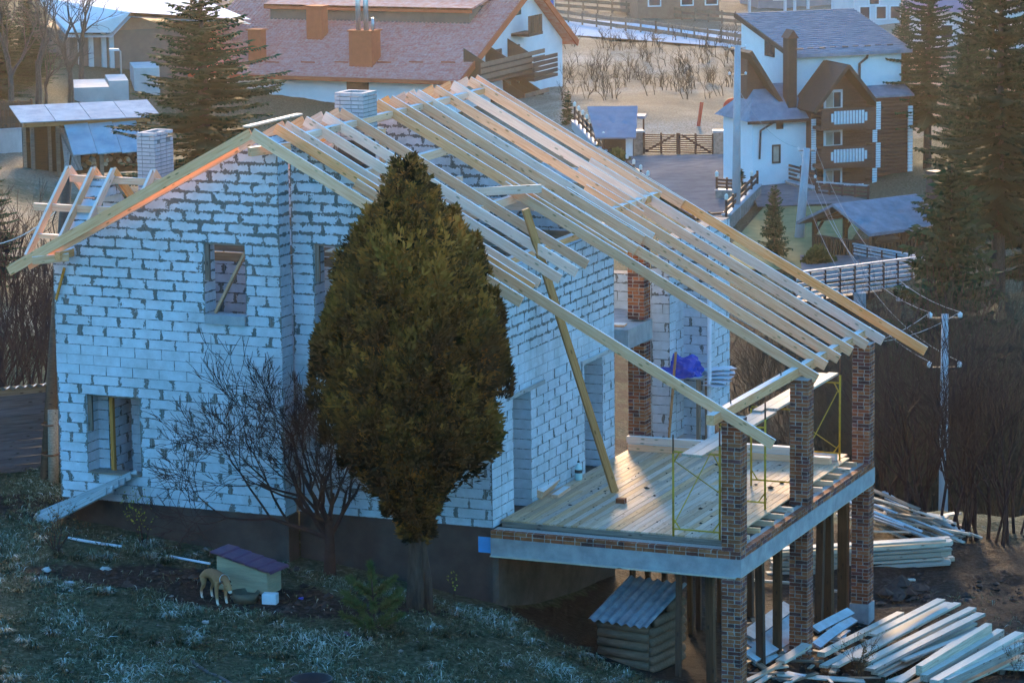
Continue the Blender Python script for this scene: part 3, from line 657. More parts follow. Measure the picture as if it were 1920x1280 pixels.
leaf_material('young_needle', [(.03, .05, .015), (.07, .10, .03), (.12, .15, .05)])
leaf_material('frost_grass', [(.02, .028, .014), (.06, .075, .035), (.16, .19, .13), (.45, .52, .50)])
leaf_material('dry_leaf', [(.05, .03, .015), (.12, .07, .03), (.22, .13, .05)])
leaf_material('box_leaf', [(.03, .035, .008), (.08, .085, .02), (.15, .14, .04)])
leaf_material('lime_leaf', [(.12, .16, .02), (.25, .28, .04), (.4, .38, .05)])
M('bark', (.035, .024, .018), (.075, .055, .042), .95, 6, stretch=(3, 3, .6), bump=.8)
M('twig', (.03, .013, .012), (.05, .022, .018), .9, 6)
M('brown_twig', (.035, .024, .015), (.065, .045, .028), .9, 6)
M('grey_bark', (.05, .045, .04), (.10, .09, .08), .95, 8, stretch=(3, 3, .6), bump=.6)
class Leaves:
    """many small faces as numpy triangles / quads with a tone per face"""
    def __init__(s): s.q = []; s.t = []
    def add(s, quads, tone): s.q.append(np.asarray(quads, np.float32)); s.t.append(np.asarray(tone, np.float32))
    def build(s, name, mat, parent=None, loc=None):
        q = np.concatenate(s.q); t = np.clip(np.concatenate(s.t), 0, 1); nf, k = q.shape[0], q.shape[1]
        me = bpy.data.meshes.new(name); me.vertices.add(nf*k); me.vertices.foreach_set('co', q.ravel())
        me.loops.add(nf*k); me.loops.foreach_set('vertex_index', np.arange(nf*k, dtype=np.int32))
        me.polygons.add(nf); me.polygons.foreach_set('loop_start', np.arange(0, nf*k, k, dtype=np.int32))
        me.update(calc_edges=True); me.validate()
        a = me.color_attributes.new('tone', 'FLOAT_COLOR', 'POINT'); c = np.ones((nf*k, 4), np.float32); c[:, :3] = np.repeat(t, k)[:, None]; a.data.foreach_set('color', c.ravel())
        me.materials.append(MAT[mat]); return link(name, me, parent, loc)
def nrm(v): return v/np.maximum(np.linalg.norm(v, axis=-1, keepdims=True), 1e-9)
def sprays(L, P, dirs, length, width, tone, rg, n=3, spread=.5):
    """fan of n slim triangles at each point, pointing along dirs"""
    N = len(P)
    for k in range(n):
        d = nrm(dirs + rg.normal(0, spread, (N, 3))); s = nrm(np.cross(d, rg.normal(0, 1, (N, 3))))
        ln = (length*rg.uniform(.6, 1.3, N))[:, None]; w = (width*rg.uniform(.6, 1.3, N))[:, None]
        a = P - s*w*.25; b = P + s*w*.25; m = P + d*ln*.55
        L.add(np.stack([P, m - s*w*.5, P + d*ln, m + s*w*.5], 1), tone + rg.normal(0, .08, N))
# ---- the big thuja in front of the gable
rg = np.random.default_rng(3)
base = onG(778, 1138); tD = (base-CAM).dot(_fw); sc = tD/F_PX
thuja = thing('thuja_tree', 'tall dense olive brown conifer standing in front of the white gable wall', 'tree', base)
def pxz(py): return (at(770, py, tD)-base).z
prof = [(985, .30), (940, .55), (900, .84), (860, 1.14), (820, 1.52), (780, 1.74), (740, 1.86), (690, 1.90), (640, 1.84), (590, 1.70), (540, 1.56), (490, 1.38), (450, 1.15), (420, .88), (380, .66), (340, .44), (300, .20), (286, .04)]
pzs = np.array([pxz(a) for a, b_ in prof]); prs = np.array([b_*.80 for a, b_ in prof])
L = Leaves()
nl = 460
zz = rg.uniform(pzs[0], pzs[-1], nl*3); rr = np.interp(zz, pzs, prs); keep = rg.uniform(0, 1, nl*3) < (rr/1.9)*.9+.1; zz = zz[keep][:nl]; rr = rr[keep][:nl]
th = rg.uniform(0, 2*np.pi, len(zz)); ro = rr*rg.uniform(.55, .93, len(zz))
lump = 1+.10*np.sin(th*3+zz*1.7)+.08*np.sin(th*5-zz*2.3)+rg.normal(0, .05, len(zz)); el = rg.uniform(1.6, 3.2, len(zz))
cen = np.stack([np.cos(th)*ro*lump, np.sin(th)*ro*lump, zz], -1); rad = rg.uniform(.12, .36, len(zz))*np.clip(rr/1.2, .35, 1)
tf = np.clip((pzs[-1]-zz)/1.6, .15, 1); rad *= tf; el = 1.2+(el-1.2)*tf; cen[:, 2] -= (1-tf)*.25
for i in range(len(zz)):
    k = int(90+420*rad[i]); out = np.array([math.cos(th[i]), math.sin(th[i]), .0])
    d = nrm(rg.normal(0, 1, (k, 3))+out*.8); p = cen[i]+d*np.array([1, 1, el[i]])*rad[i]*rg.uniform(.5, 1.05, (k, 1))
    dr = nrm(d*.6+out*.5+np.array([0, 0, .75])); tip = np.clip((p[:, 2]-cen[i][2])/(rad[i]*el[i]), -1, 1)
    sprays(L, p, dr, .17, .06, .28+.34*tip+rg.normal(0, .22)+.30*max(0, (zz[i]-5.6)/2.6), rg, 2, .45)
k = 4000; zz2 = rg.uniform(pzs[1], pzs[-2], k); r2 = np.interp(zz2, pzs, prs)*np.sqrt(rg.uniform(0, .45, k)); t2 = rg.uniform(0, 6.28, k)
sprays(L, np.stack([np.cos(t2)*r2, np.sin(t2)*r2, zz2], -1), nrm(rg.normal(0, 1, (k, 3))+np.array([0, 0, .6])), .32, .16, np.full(k, .08), rg, 1, .4)  # inner sprays toned near black: shade inside the crown put into the colour
for px3, py3, w3 in ((850, 430, .16), (890, 490, .2), (925, 590, .2), (905, 540, .18), (940, 700, .2), (930, 650, .2), (672, 480, .18), (655, 545, .18), (628, 600, .2), (605, 660, .2), (600, 720, .22), (620, 790, .2), (700, 430, .15), (728, 385, .12), (812, 385, .12), (764, 335, .07), (776, 350, .08), (900, 780, .2), (655, 830, .2)):
    c3 = np.array(at(px3, py3, tD)-base); c3 = c3-np.array(_fw)*rg.uniform(-.3, .3)
    for lv in range(5):
        m = 170; tt = rg.uniform(-1, 1, m); wd = w3*(1-np.clip(tt, 0, 1)*.8)
        ang = rg.uniform(0, 6.28, m); p3 = c3+np.stack([np.cos(ang)*wd*.8, np.sin(ang)*wd*.8, tt*w3*2.4], -1); o3 = np.stack([np.cos(ang), np.sin(ang), np.full(m, 1.3)], -1)
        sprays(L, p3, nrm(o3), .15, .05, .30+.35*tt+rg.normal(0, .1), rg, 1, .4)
ns = 900; z3 = rg.uniform(pzs[1], pzs[-1], ns); t3 = rg.uniform(0, 6.28, ns); r3 = np.interp(z3, pzs, prs)*rg.uniform(.9, 1.08, ns)
for i in range(ns):
    o3 = np.array([math.cos(t3[i]), math.sin(t3[i]), 0]); dr3 = nrm(o3*.7+np.array([0, 0, .8])+rg.normal(0, .2, 3)); q = rg.uniform(0, 1, 14)[:, None]
    sprays(L, np.array([o3[0]*r3[i], o3[1]*r3[i], z3[i]])+dr3*(q*.30-.1)+rg.normal(0, .02, (14, 3)), np.tile(dr3, (14, 1)), .11, .04, np.full(14, .5+rg.normal(0, .15)), rg, 2, .5)
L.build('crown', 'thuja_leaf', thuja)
mb = MB(); H = pzs[-1]-.5
mb.tube([(0, 0, -.25), (.02, 0, .4), (.03, .02, 1.2), (-.05, 0, 3), (-.05, 0, H*.6), (-.05, 0, H)], [.21, .17, .14, .11, .06, .015], 8)
mb.tube([(.25, .1, -.2), (.24, .08, .5), (.15, .05, 1.3), (.3, .1, 3)], [.09, .08, .07, .03], 7)
for i in range(40):
    a = rg.uniform(0, 6.28); z = rg.uniform(1.2, H*.85); r = np.interp(z+.5, pzs, prs)*.8
    mb.tube([(0, 0, z), (math.cos(a)*r*.5, math.sin(a)*r*.5, z+.35), (math.cos(a)*r, math.sin(a)*r, z+.9)], [.035, .022, .008], 4)
mb.build('trunk', 'bark', thuja, smooth=True)
# ---- bare trees
def bare_tree(mb, p, d, r, length, depth, rnd, spread=.5, up=.15, minr=.004, nseg=3, sides=5, ratio=.72):
    pts = [Vector(p)]; rad = [r]; d = Vector(d).normalized()
    for i in range(nseg):
        d = (d + Vector((rnd.gauss(0, .12), rnd.gauss(0, .12), rnd.gauss(0, .08)+up*.25))).normalized()
        pts.append(pts[-1]+d*length/nseg); rad.append(r*(1-(1-ratio)*(i+1)/nseg))
    mb.tube(pts, rad, max(3, sides), cap=False)
    if depth == 0: return
    for k in range(rnd.choice((2, 3, 3))):
        ax = d.orthogonal().normalized(); ax.rotate(Matrix.Rotation(rnd.uniform(0, 6.28), 3, d))
        nd = (d + ax*spread*rnd.uniform(.6, 1.5)).normalized()
        j = rnd.choice((len(pts)-1, len(pts)-1, len(pts)-2))
        bare_tree(mb, pts[j], nd, max(minr, rad[j]*rnd.uniform(.6, .8)), length*rnd.uniform(.66, .92), depth-1, rnd, spread, up, minr, nseg, sides-1, ratio)
rnd = random.Random(21)
b0 = onG(618, 1072); ft = thing('fruit_tree', 'bare dark fruit tree with spreading twiggy branches against the white wall', 'tree', b0)
mb = MB(); mb.tube([(0, 0, -.15), (.02, 0, .5), (.0, 0, 1.05)], [.14, .105, .095], 8, cap=False)
for ang, ln, rise in ((VANG+math.pi, 1.5, .5), (VANG+math.pi-.5, 1.35, 1.1), (VANG+2.6, 1.3, 1.3), (VANG+.4, 1.0, 1.3), (VANG-1.9, .9, 1.2), (VANG+math.pi+.4, 1.3, .7), (VANG+1.5, 1.0, 1.6), (VANG+math.pi+.2, 1.3, 1.5)):
    st = Vector((0, 0, rnd.uniform(.6, 1.05)))
    bare_tree(mb, st, (math.cos(ang), math.sin(ang), rise), .055, ln*.80, 6, rnd, .56, .22, .006, 3, 6, .7)
mb.build('branches', 'twig', ft, smooth=True)
# ---- spruces
def spruce_mesh(h, rad, seed, clear=.06, dens=1.0):
    rg = np.random.default_rng(seed); L = Leaves(); mb = MB()
    mb.tube([(0, 0, -.5), (0, 0, h*.3), (0, 0, h*.7), (0, 0, h)], [h*.017, h*.013, h*.006, .01], 7)
    z = h*clear; lev = 0
    while z < h*.985:
        t = (z-h*clear)/(h*(1-clear)); R = rad*(1-t)**.8*(.75+.35*rg.uniform())*(1 if t > .06 else .75)+.12; nb = max(6, int(12*dens*(1-.35*t)))
        a0 = rg.uniform(0, 6.28)
        for i in range(nb):
            a = a0+6.283*i/nb+rg.normal(0, .35); zb = z+rg.normal(0, .16); r = R*rg.choice([.55, .8, 1.0, 1.1])*rg.uniform(.85, 1.15); up = .35-.75*(1-t)*rg.uniform(.6, 1.1)
            m = max(6, int(r*9)); s = np.linspace(.08, 1, m); x = s*r; zz = zb + r*(up*s*.55 - .22*s*(1-t) + .20*s**2.2)
            ca, sa = math.cos(a), math.sin(a)
            P = np.stack([x*ca, x*sa, zz], -1); D = np.array([ca, sa, .05]); Q = np.array([-sa, ca, 0])
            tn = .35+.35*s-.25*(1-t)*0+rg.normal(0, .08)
            for sd in (-1, 1):
                dr = nrm(D*.75+Q*sd*.75+np.array([0, 0, -.42])+rg.normal(0, .12, (m, 3))); ln = (.18+.30*r*(1-s*.75))*.62
                w = np.minimum(.19, ln*.40)[:, None]; n_ = nrm(np.cross(dr, np.array([0, 0, 1.])))
                L.add(np.stack([P-n_*w*.2, P+dr*ln[:, None]*.5-n_*w, P+dr*ln[:, None], P+dr*ln[:, None]*.5+n_*w], 1), tn)
            dr = nrm(np.array([0, 0, -1.])+D*.3+rg.normal(0, .25, (m, 3))); ln = np.full(m, .30*min(1, r)); w = .07; n_ = nrm(np.cross(dr, rg.normal(0, 1, (m, 3))))
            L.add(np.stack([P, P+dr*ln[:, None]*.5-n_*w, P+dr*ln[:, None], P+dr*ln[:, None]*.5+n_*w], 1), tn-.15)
            dr = np.tile(D, (m, 1))+rg.normal(0, .1, (m, 3)); n_ = nrm(np.cross(dr, rg.normal(0, 1, (m, 3)))); L.add(np.stack([P, P+dr*.12-n_*.07, P+dr*.30, P+dr*.12+n_*.07], 1), tn+.1)
        if lev % 1 == 0: pass
        z += (.30+.28*(1-t))*max(.55, h/22); lev += 1
    return L, mb
SPR = []
def spruce_proto(h, rad, seed, **k):
    L, mb = spruce_mesh(h, rad, seed, **k); c = L.build('crown', 'spruce_needle'); t = mb.build('trunk', 'grey_bark', smooth=True)
    for o in (c, t): COL.objects.unlink(o)
    return c.data, t.data, h
SPR = [spruce_proto(22, 4.3, 1, clear=.05), spruce_proto(22, 4.0, 2, clear=.10), spruce_proto(22, 4.4, 5, clear=.22, dens=.9), spruce_proto(6, 1.8, 9, clear=.03), spruce_proto(4, .75, 12, clear=.02)]
def spruce(kind, p, h, label, rz=0, wide=1.0, group=None, name='spruce_tree', cat='tree'):
    c, t, H = SPR[kind]; o = thing(name, label, cat, p, rz, group); s = h/H
    for nm, me in (('crown', c), ('trunk', t)): q = link(nm, me, o); q.scale = (s*wide, s*wide, s)
    return o
def ptop(px, py, p):                       # height above p of the pixel (px,py) at p's distance
    D = (Vector(p)-CAM).dot(_fw); return (at(px, py, D)-Vector(p)).z
p = pz(385, 132, -5.5); spruce(0, p, ptop(385, -75, p), 'big green spruce rising behind the roof ridge left of the red roof', .3, 2.1)
p = pz(1748, 178, gz(*pz(1748, 178, 0).xy)); spruce(2, p, ptop(1748, -95, p), 'brownish spruce partly covering the brown and white guesthouse', 1.0, 1.25)
p = pz(1702, 186, gz(*pz(1702, 186, 0).xy)); spruce(2, p, ptop(1700, -8, p), 'spruce with pointed top right of the guesthouse roof', 2.0, .95)
p = pz(1884, 128, gz(*pz(1884, 128, 0).xy)); spruce(2, p, ptop(1885, -170, p), 'dark spruce with bare lower trunk at the right picture edge', .5, 1.15)
p = pz(1838, 160, gz(*pz(1838, 160, 0).xy)); spruce(1, p, ptop(1838, -80, p), 'dark green spruce between the two tallest spruces on the right', 4.0, 1.1)
p = pz(1822, 150, gz(*pz(1822, 150, 0).xy)); spruce(1, p, ptop(1822, 20, p), 'shorter dark spruce filling the gap left of the right edge trunk', 2.6, 1.05)
p = pz(1945, 132, gz(*pz(1945, 132, 0).xy)); spruce(1, p, ptop(1945, -60, p), 'dark spruce mostly beyond the right picture edge', 1.6, 1.35)
p = pz(-35, 92, gz(*pz(-35, 92, 0).xy)); spruce(0, p, ptop(-35, 250, p), 'dark spruce cut off by the left picture edge beside the house', 4.4, 1.5)
p = at(1782, 560, 118); p.z -= 3; spruce(3, p, ptop(1785, 300, p), 'light green young spruce beside the gazebo roof', 0, 1.0, name='young_spruce')
p = onG(1452, 490); spruce(3, p, ptop(1448, 350, p), 'young spruce growing on the lawn left of the gazebo', 1, .75, name='young_spruce')
p = onG(1388, 372); spruce(4, p, ptop(1388, 318, p), 'small bluish conifer in the stone walled planter of the yard', 1, 1.3, name='dwarf_spruce')
p = onG(1064, 232); spruce(4, p, ptop(1064, 175, p), 'narrow little conifer beside the hotel terrace steps', 2, 1.1, name='dwarf_spruce')
# ---- small pine sapling on the bank
p = onG(700, 1192); sap = thing('pine_sapling', 'small fresh green pine sapling growing on the frosty bank', 'sapling', p)
L = Leaves(); mb = MB(); mb.tube([(0, 0, -.1), (.02, 0, .6), (-.03, 0, 1.25)], [.03, .02, .008], 6); rg = np.random.default_rng(4)
shoots = [((0, 0, .95), (-.03, .0, 1.32))]
for lv, (z, n_, ln) in enumerate(((.12, 5, .55), (.42, 6, .55), (.72, 5, .42))):
    for i in range(n_): a = 6.28*i/n_+lv; shoots.append(((0, 0, z), (math.cos(a)*ln, math.sin(a)*ln, z+.32)))
for a, b_ in shoots:
    mb.tube([a, b_], [.014, .006], 4); s = rg.uniform(.25, 1.05, 260)[:, None]; P = np.array(a)*(1-s)+np.array(b_)*s; d = nrm(np.array(b_)-np.array(a))
    sprays(L, P, nrm(d*.9+rg.normal(0, .55, (260, 3))), .11, .014, np.full(260, .5), rg, 2, .2)
L.build('needles', 'young_needle', sap); mb.build('stem', 'bark', sap)
# ---- leafy and leafless shrubs near the wall
def shrub(name, label, p, h, n_, leaves, mat, seed, spread=.4, bark='twig', lsz=.05, depth=2, cat='shrub', group=None):
    rnd = random.Random(seed); o = thing(name, label, cat, p, 0, group); mb = MB(); ends = []
    for i in range(n_):
        a = rnd.uniform(0, 6.28); bare_tree(mb, (rnd.uniform(-.06, .06), rnd.uniform(-.06, .06), -.05), (math.cos(a)*spread, math.sin(a)*spread, 1), .012*h/1.2, h*.5, depth, rnd, .45, .2, .003, 3, 4)
    mb.build('stems', bark, o)
    if leaves:
        L = Leaves(); rg = np.random.default_rng(seed); V = np.array(mb.v); V = V[V[:, 2] > h*.2]; P = V[rg.integers(0, len(V), leaves)]+rg.normal(0, .03, (leaves, 3))
        sprays(L, P, rg.normal(0, 1, (leaves, 3)), lsz, lsz*.7, rg.uniform(.2, .9, leaves), rg, 1, .2); L.build('leaves', mat, o)
    return o
shrub('leafy_shrub', 'thin shrub with yellow green leaves in front of the dark plinth', onG(268, 1020), 1.0, 5, 130, 'lime_leaf', 2, .25)
shrub('bare_shrub', 'dark twiggy shrub with withered leaves left of the dog yard', onG(105, 1035), .9, 9, 260, 'dry_leaf', 3, .8)
shrub('dry_weed', 'rusty brown dry weed growing beside the plank heap', onG(1610, 1278), .95, 7, 420, 'dry_leaf', 4, .3, 'brown_twig', .035)
shrub('dry_weed', 'rusty brown dry weed at the right edge below the planks', onG(1905, 1270), .7, 4, 150, 'dry_leaf', 5, .2, 'brown_twig', .03)
shrub('leafy_shrub', 'tiny yellow leaved seedling below the terrace corner', onG(850, 1120), .5, 2, 24, 'lime_leaf', 6, .2)
# ---- bare saplings and thicket on the edge of the ravine
for i, (px, py, h, n_, lab) in enumerate([(1672, 985, 2.6, 4, 'bare many stemmed sapling closest to the rear brick column'), (1693, 975, 3.9, 6, 'bare sapling with forked trunk left of the concrete power pole'), (1722, 1000, 3.0, 3, 'slender bare sapling just left of the power pole foot'),
        (1757, 1008, 5.0, 5, 'tall bare sapling standing in front of the power pole'), (1800, 1010, 3.2, 5, 'bare bushy sapling right of the power pole'), (1842, 1005, 3.4, 6, 'dark bare sapling cluster near the right picture edge'), (1876, 1012, 3.0, 4, 'thin bare sapling second from the right edge'), (1908, 1000, 3.3, 4, 'bare sapling standing at the right picture edge')]):
    rnd = random.Random(40+i); b0 = onG(px, py); o = thing('bare_sapling', lab, 'tree', b0, 0, 'bare saplings along the ravine'); mb = MB()
    for k in range(n_): bare_tree(mb, (rnd.uniform(-.25, .25), rnd.uniform(-.2, .2), -.1), (rnd.uniform(-.35, .35), rnd.uniform(-.2, .2), 1), rnd.uniform(.03, .055), h*.42, 4, rnd, .34, .25, .004, 3, 5, .72)
    mb.build('branches', 'twig', o)
def thicket(name, label, spots, n_, h, mat, seed, depth=3, spread=.3):
    rnd = random.Random(seed); protos = []
    mb = MB()
    for i in range(n_):
        c = spots(rnd); z = gz(c.x, c.y)
        for k in range(rnd.randint(2, 4)): bare_tree(mb, (c.x+rnd.uniform(-.3, .3), c.y+rnd.uniform(-.3, .3), z-.1), (rnd.uniform(-.35, .35), rnd.uniform(-.35, .35), 1), rnd.uniform(.02, .04), h*rnd.uniform(.3, .5), depth, rnd, spread, .25, .005, 2, 3, .7)
    return tag(mb.build(name, mat), label, 'bushes', kind='stuff')
thicket('thicket', 'dark brown leafless thicket filling the ravine behind the terrace', lambda r: pz(r.uniform(1560, 1960), r.uniform(90, 104), 0), 150, 6.0, 'brown_twig', 5)
thicket('thicket', 'leafless scrub below the wooden bridge and its posts', lambda r: pz(r.uniform(1350, 1900), r.uniform(102, 134), 0), 120, 2.6, 'brown_twig', 6)
thicket('thicket', 'dark scrub on the slope left of the house', lambda r: pz(r.uniform(-60, 120), r.uniform(74, 96), 0), 50, 2.2, 'twig', 7)
thicket('thicket', 'brown dry scrub on the field behind the gate', lambda r: pz(r.uniform(1060, 1420), r.uniform(214, 262), 0), 130, 1.6, 'brown_twig', 8, 2, .6)
# ---- frosty grass on the bank
rg = np.random.default_rng(8); N = 60000
s_ = rg.uniform(-11, 12, N); d_ = rg.uniform(54, 70, N); x = CAM.x+fx*d_+_rt.x*s_; y = CAM.y+fy*d_+_rt.y*s_
def cover_soil(x, y):
    o = np.zeros(len(x))
    for px, py, rx, ry, z in ((300, 1085, 2.6, .9, -.75), (470, 1120, 1.6, 1.0, -.85), (620, 1140, 1.4, .7, -.9), (1250, 1230, 2.2, 2.5, -2.8), (1500, 1180, 4.5, 5, -3.3), (1800, 1150, 5, 6, -3.5)):
        p = onZ(px, py, z); dx = (x-p.x)*_rt.x+(y-p.y)*_rt.y; dy = (x-p.x)*fx+(y-p.y)*fy; o = np.maximum(o, np.sqrt((dx/rx)**2+(dy/ry)**2) < 1.05)
    return o
ok = (cover_soil(x, y) < .5) | (rg.uniform(0, 1, N) < .05); ok &= ~inhouse(x, y) & ~((x > -.3) & (x < 5.4) & (y > -.3))
clump = np.array([noise.noise(Vector((a*.8, b_*.8, 3.1))) for a, b_ in zip(x, y)]); ok &= rg.uniform(-.5, .35, N) < clump+.15
x, y, clump = x[ok], y[ok], clump[ok]; N = len(x)
_bn = np.array([sum(noise.noise(Vector((a*.35*2**k+3, b_*.35*2**k, 2.1)))*.5**k for k in range(4)) for a, b_ in zip(x, y)])
z = gzn(x, y)+.10*_bn; P = np.stack([x, y, z], -1); L = Leaves()
hh = .10+.14*np.clip(clump+.3, 0, 1)
for k in range(3):
    d = nrm(np.stack([rg.normal(0, .5, N), rg.normal(0, .5, N), np.full(N, .8)], -1)); s = nrm(np.cross(d, rg.normal(0, 1, (N, 3)))); h = (hh*rg.uniform(.5, 1.3, N))[:, None]; Pk = P+rg.normal(0, .05, (N, 3))*[1, 1, 0]
    w = .011
    bend = d*h*.6; tip = d*h+np.stack([rg.normal(0, .05, N), rg.normal(0, .05, N), -.3*h[:, 0]], -1)
    L.add(np.stack([Pk-s*w, Pk+bend-s*w*.8, Pk+tip, Pk+bend+s*w*.8], 1), np.clip(.36+.5*clump+rg.normal(0, .22, N), .0, 1))
nt = 420; s_ = rg.uniform(-11, 9, nt); d_ = rg.uniform(55, 66, nt); tx = CAM.x+fx*d_+_rt.x*s_; ty = CAM.y+fy*d_+_rt.y*s_; okt = (cover_soil(tx, ty) < .5) & ~inhouse(tx, ty) & ~((tx > -.3) & (tx < 5.4) & (ty > -.3)); tx, ty = tx[okt], ty[okt]; tz = gzn(tx, ty)
for i in range(len(tx)):
    m = 46; R0 = rg.uniform(.10, .26); an = rg.uniform(0, 6.28, m); base_ = np.array([tx[i], ty[i], tz[i]-.02])+np.stack([np.cos(an)*R0*rg.uniform(0, .6, m), np.sin(an)*R0*rg.uniform(0, .6, m), np.zeros(m)], -1)
    out = np.stack([np.cos(an), np.sin(an), np.zeros(m)], -1); hL = rg.uniform(.08, .22, m)[:, None]; s = np.stack([-np.sin(an), np.cos(an), np.zeros(m)], -1)*.012; up = np.array([0, 0, 1.])
    mid = base_+up*hL*.75+out*hL*.25; tip = base_+up*hL*.55+out*hL*.95
    L.add(np.stack([base_-s, mid-s, tip, mid+s], 1), np.clip(rg.normal(rg.choice([.2, .4, .68]), .18, m), 0, 1))
tag(L.build('grass', 'frost_grass'), 'frosty green and grey grass covering the bank in front', 'grass', kind='stuff')
# ------------------------------------------------------------------ things around the house
random.seed(77)
M('white_plastic', (.62, .66, .70), (.5, .54, .58), .5, 5)
M('blue_tarp', (.03, .06, .38), (.06, .10, .55), .35, 4, bump=.5, bscale=6)
M('purple_tile', (.10, .045, .09), (.15, .07, .12), .45, 6)
M('asbestos', (.16, .20, .24), (.32, .37, .41), .85, 5, rand=.0, bump=.3)
M('dog_board', (.36, .31, .20), (.27, .23, .15), .85, 3, stretch=(1, 1, 8))
M('enamel', (.07, .065, .045), (.11, .1, .07), .5, 6)
M('rubber', (.012, .012, .014), (.02, .02, .022), .7, 6)
M('paper', (.36, .38, .38), (.28, .3, .3), .8, 8)
M('bottle_plastic', (.45, .66, .66), None, .15, spec=.6)
M('log_bark', (.10, .065, .04), (.19, .13, .085), .9, 4, stretch=(1, 6, 6), bump=.5)
def onP(px, py, z): return onZ(px, py, z)
ORD = ('first', 'second', 'third', 'fourth', 'fifth', 'sixth', 'seventh', 'eighth', 'ninth', 'tenth', 'eleventh', 'twelfth', 'thirteenth', 'fourteenth', 'fifteenth')
# ---- temporary props under the terrace slab
props = [(1272, 1268, .05), (1295, 1183, .045), (1311, 1178, .045), (1334, 1278, .08), (1350, 1165, .045), (1406, 1155, .06), (1427, 1252, .07), (1462, 1235, .07), (1552, 1193, .08), (1579, 1183, .13), (1502, 1160, .05), (1606, 1165, .10), (1245, 1150, .05), (1215, 1120, .05), (1186, 1110, .05)]
for i, (px, py, r) in enumerate(props):
    b = onG(px, py); b.x = min(b.x, 4.55); b.y = max(.35, min(b.y, 8.3))
    w = .10 if r < .06 else .15 if r < .1 else .2
    o = beam('timber_prop', (b.x, b.y, gz(b.x, b.y)-.05), (b.x+random.uniform(-.05, .05), b.y+random.uniform(-.05, .05), -.505 if b.x > 4.6 or b.y < .3 else -.345), w, w, 'dark_timber', up=(0, 1, 0))
    tag(o, '%s upright timber prop from the left under the terrace' % ORD[sorted(q[0] for q in props).index(px)], 'prop', 'timber props under the terrace')
# ---- steel scaffold frames on the deck
def scaffold(y, label):
    o = thing('scaffold', label, 'scaffold', (0, 0, 0), 0, 'yellow scaffold frames'); x0, x1, z0, z1 = 3.62, 4.55, .10, 2.05; t = .022
    for x, zt in ((x0, z1), (x1, z1+.2)):
        MB().tube([(x, y, z0), (x, y, zt-.35)], t, 8).build('upright', 'yellow_paint', o, smooth=True); MB().tube([(x, y, zt-.351), (x, y, zt)], t*.8, 8).build('spigot', 'rust', o, smooth=True)
    for z in (z0+.14, z1-.32): MB().tube([(x0, y, z), (x1, y, z)], .018, 6).build('crossbar', 'yellow_paint', o)
    for xa, xb, za, zb in ((x0, x0+.14, z0+.34, z0+.14), (x1, x1-.14, z0+.34, z0+.14), (x1, x1-.13, z1-.55, z1-.32), (x0, x0+.13, z1-.55, z1-.32)): MB().tube([(xa, y, za), (xb, y, zb)], .013, 5).build('gusset', 'yellow_paint', o)
    return o
for y, lb in ((.24, 'yellow scaffold frame beside the nearest brick column'), (2.88, 'yellow scaffold frame seen between the first and second brick columns'), (4.75, 'yellow scaffold frame just behind the second brick column'), (7.7, 'yellow scaffold frame beside the far brick column')): scaffold(y, lb)
for ya, yb, xa in ((.25, 2.86, 3.64), (4.78, 7.68, 4.5)):
    for s in (0, 1):
        o = MB().tube([(xa, ya, .35 if s else 1.55), (xa, yb, 1.55 if s else .35)], .011, 5).build('scaffold_brace', 'yellow_paint')
        tag(o, 'thin yellow brace %s between the %s scaffold frames' % ('rising away from the viewer' if s else 'falling away from the viewer', 'near' if ya < 1 else 'far'), 'brace', 'scaffold diagonal braces')
for i, (x, y0, y1, z) in enumerate(((4.02, -.12, 4.1, 1.765), (4.24, -.15, 4.2, 1.768), (4.0, 4.0, 8.2, 1.80), (4.22, 4.3, 8.3, 1.803))):
    o = beam('scaffold_plank', (x, y0, z), (x, y1, z), .205, .045, 'stack_timber')
    tag(o, ['left one of the two near walkway planks on the yellow scaffold', 'right one of the two near walkway planks on the yellow scaffold', 'left one of the two far walkway planks on the yellow scaffold', 'right one of the two far walkway planks on the yellow scaffold'][i], 'plank')
# ---- leaning brace, deck leftovers
_d = ray(985, 392); _t = (RZ+RK*RX-(CAM.z+RK*CAM.x))/(_d.z+RK*_d.x); tp = CAM+_d*(_t-1.7)
tag(beam('leaning_timber', (1.24, 3.30, .10), tp, .09, .14, 'brace_timber'), 'long brown timber leaning from the deck up through the rafters', 'timber')
tag(beam('deck_beam', (.06, 7.15, .175), (4.5, 7.25, .175), .15, .145, 'fresh_timber'), 'long squared beam lying directly on the far end of the deck', 'beam')
tag(beam('deck_beam', (.02, 7.18, .325), (4.1, 7.30, .325), .14, .145, 'fresh_timber'), 'long squared beam stacked on another at the far deck end', 'beam')
tag(beam('deck_beam', (3.0, 7.6, .165), (4.5, 7.65, .165), .15, .12, 'stack_timber'), 'short timber lying behind the stacked beams near the far column', 'beam')
a = onZ(1013, 934, .11); b_ = onZ(1056, 906, .11)
tag(beam('timber_offcut', (a.x-.02, a.y, .19), (b_.x-.1, b_.y+.1, .20), .14, .15, 'fresh_timber', up=(.3, 0, 1)), 'thick pale timber offcut leaning at the doorway wall on the deck', 'offcut')
a = onZ(1040, 934, .1); b_ = onZ(1064, 918, .1)
tag(beam('timber_offcut', (a.x, a.y, .14), (b_.x, b_.y, .14), .14, .07, 'fresh_timber'), 'short flat wood offcut lying beside the thick offcut on the deck', 'offcut')
p = onZ(1162, 944, .1); mb = MB()
add_unit(mb, [(0, 0), (.19, 0), (.19, .10), (0, .10)], Vector((0, 0, 0)), Vector((1, 0, 0)), Vector((0, -1, 0)), 0, .12, .2, .006); o = mb.build('loose_brick', 'clay_brick', loc=(p.x-.09, p.y, .101)); tag(o, 'single dark red brick lying loose on the plank deck', 'brick')
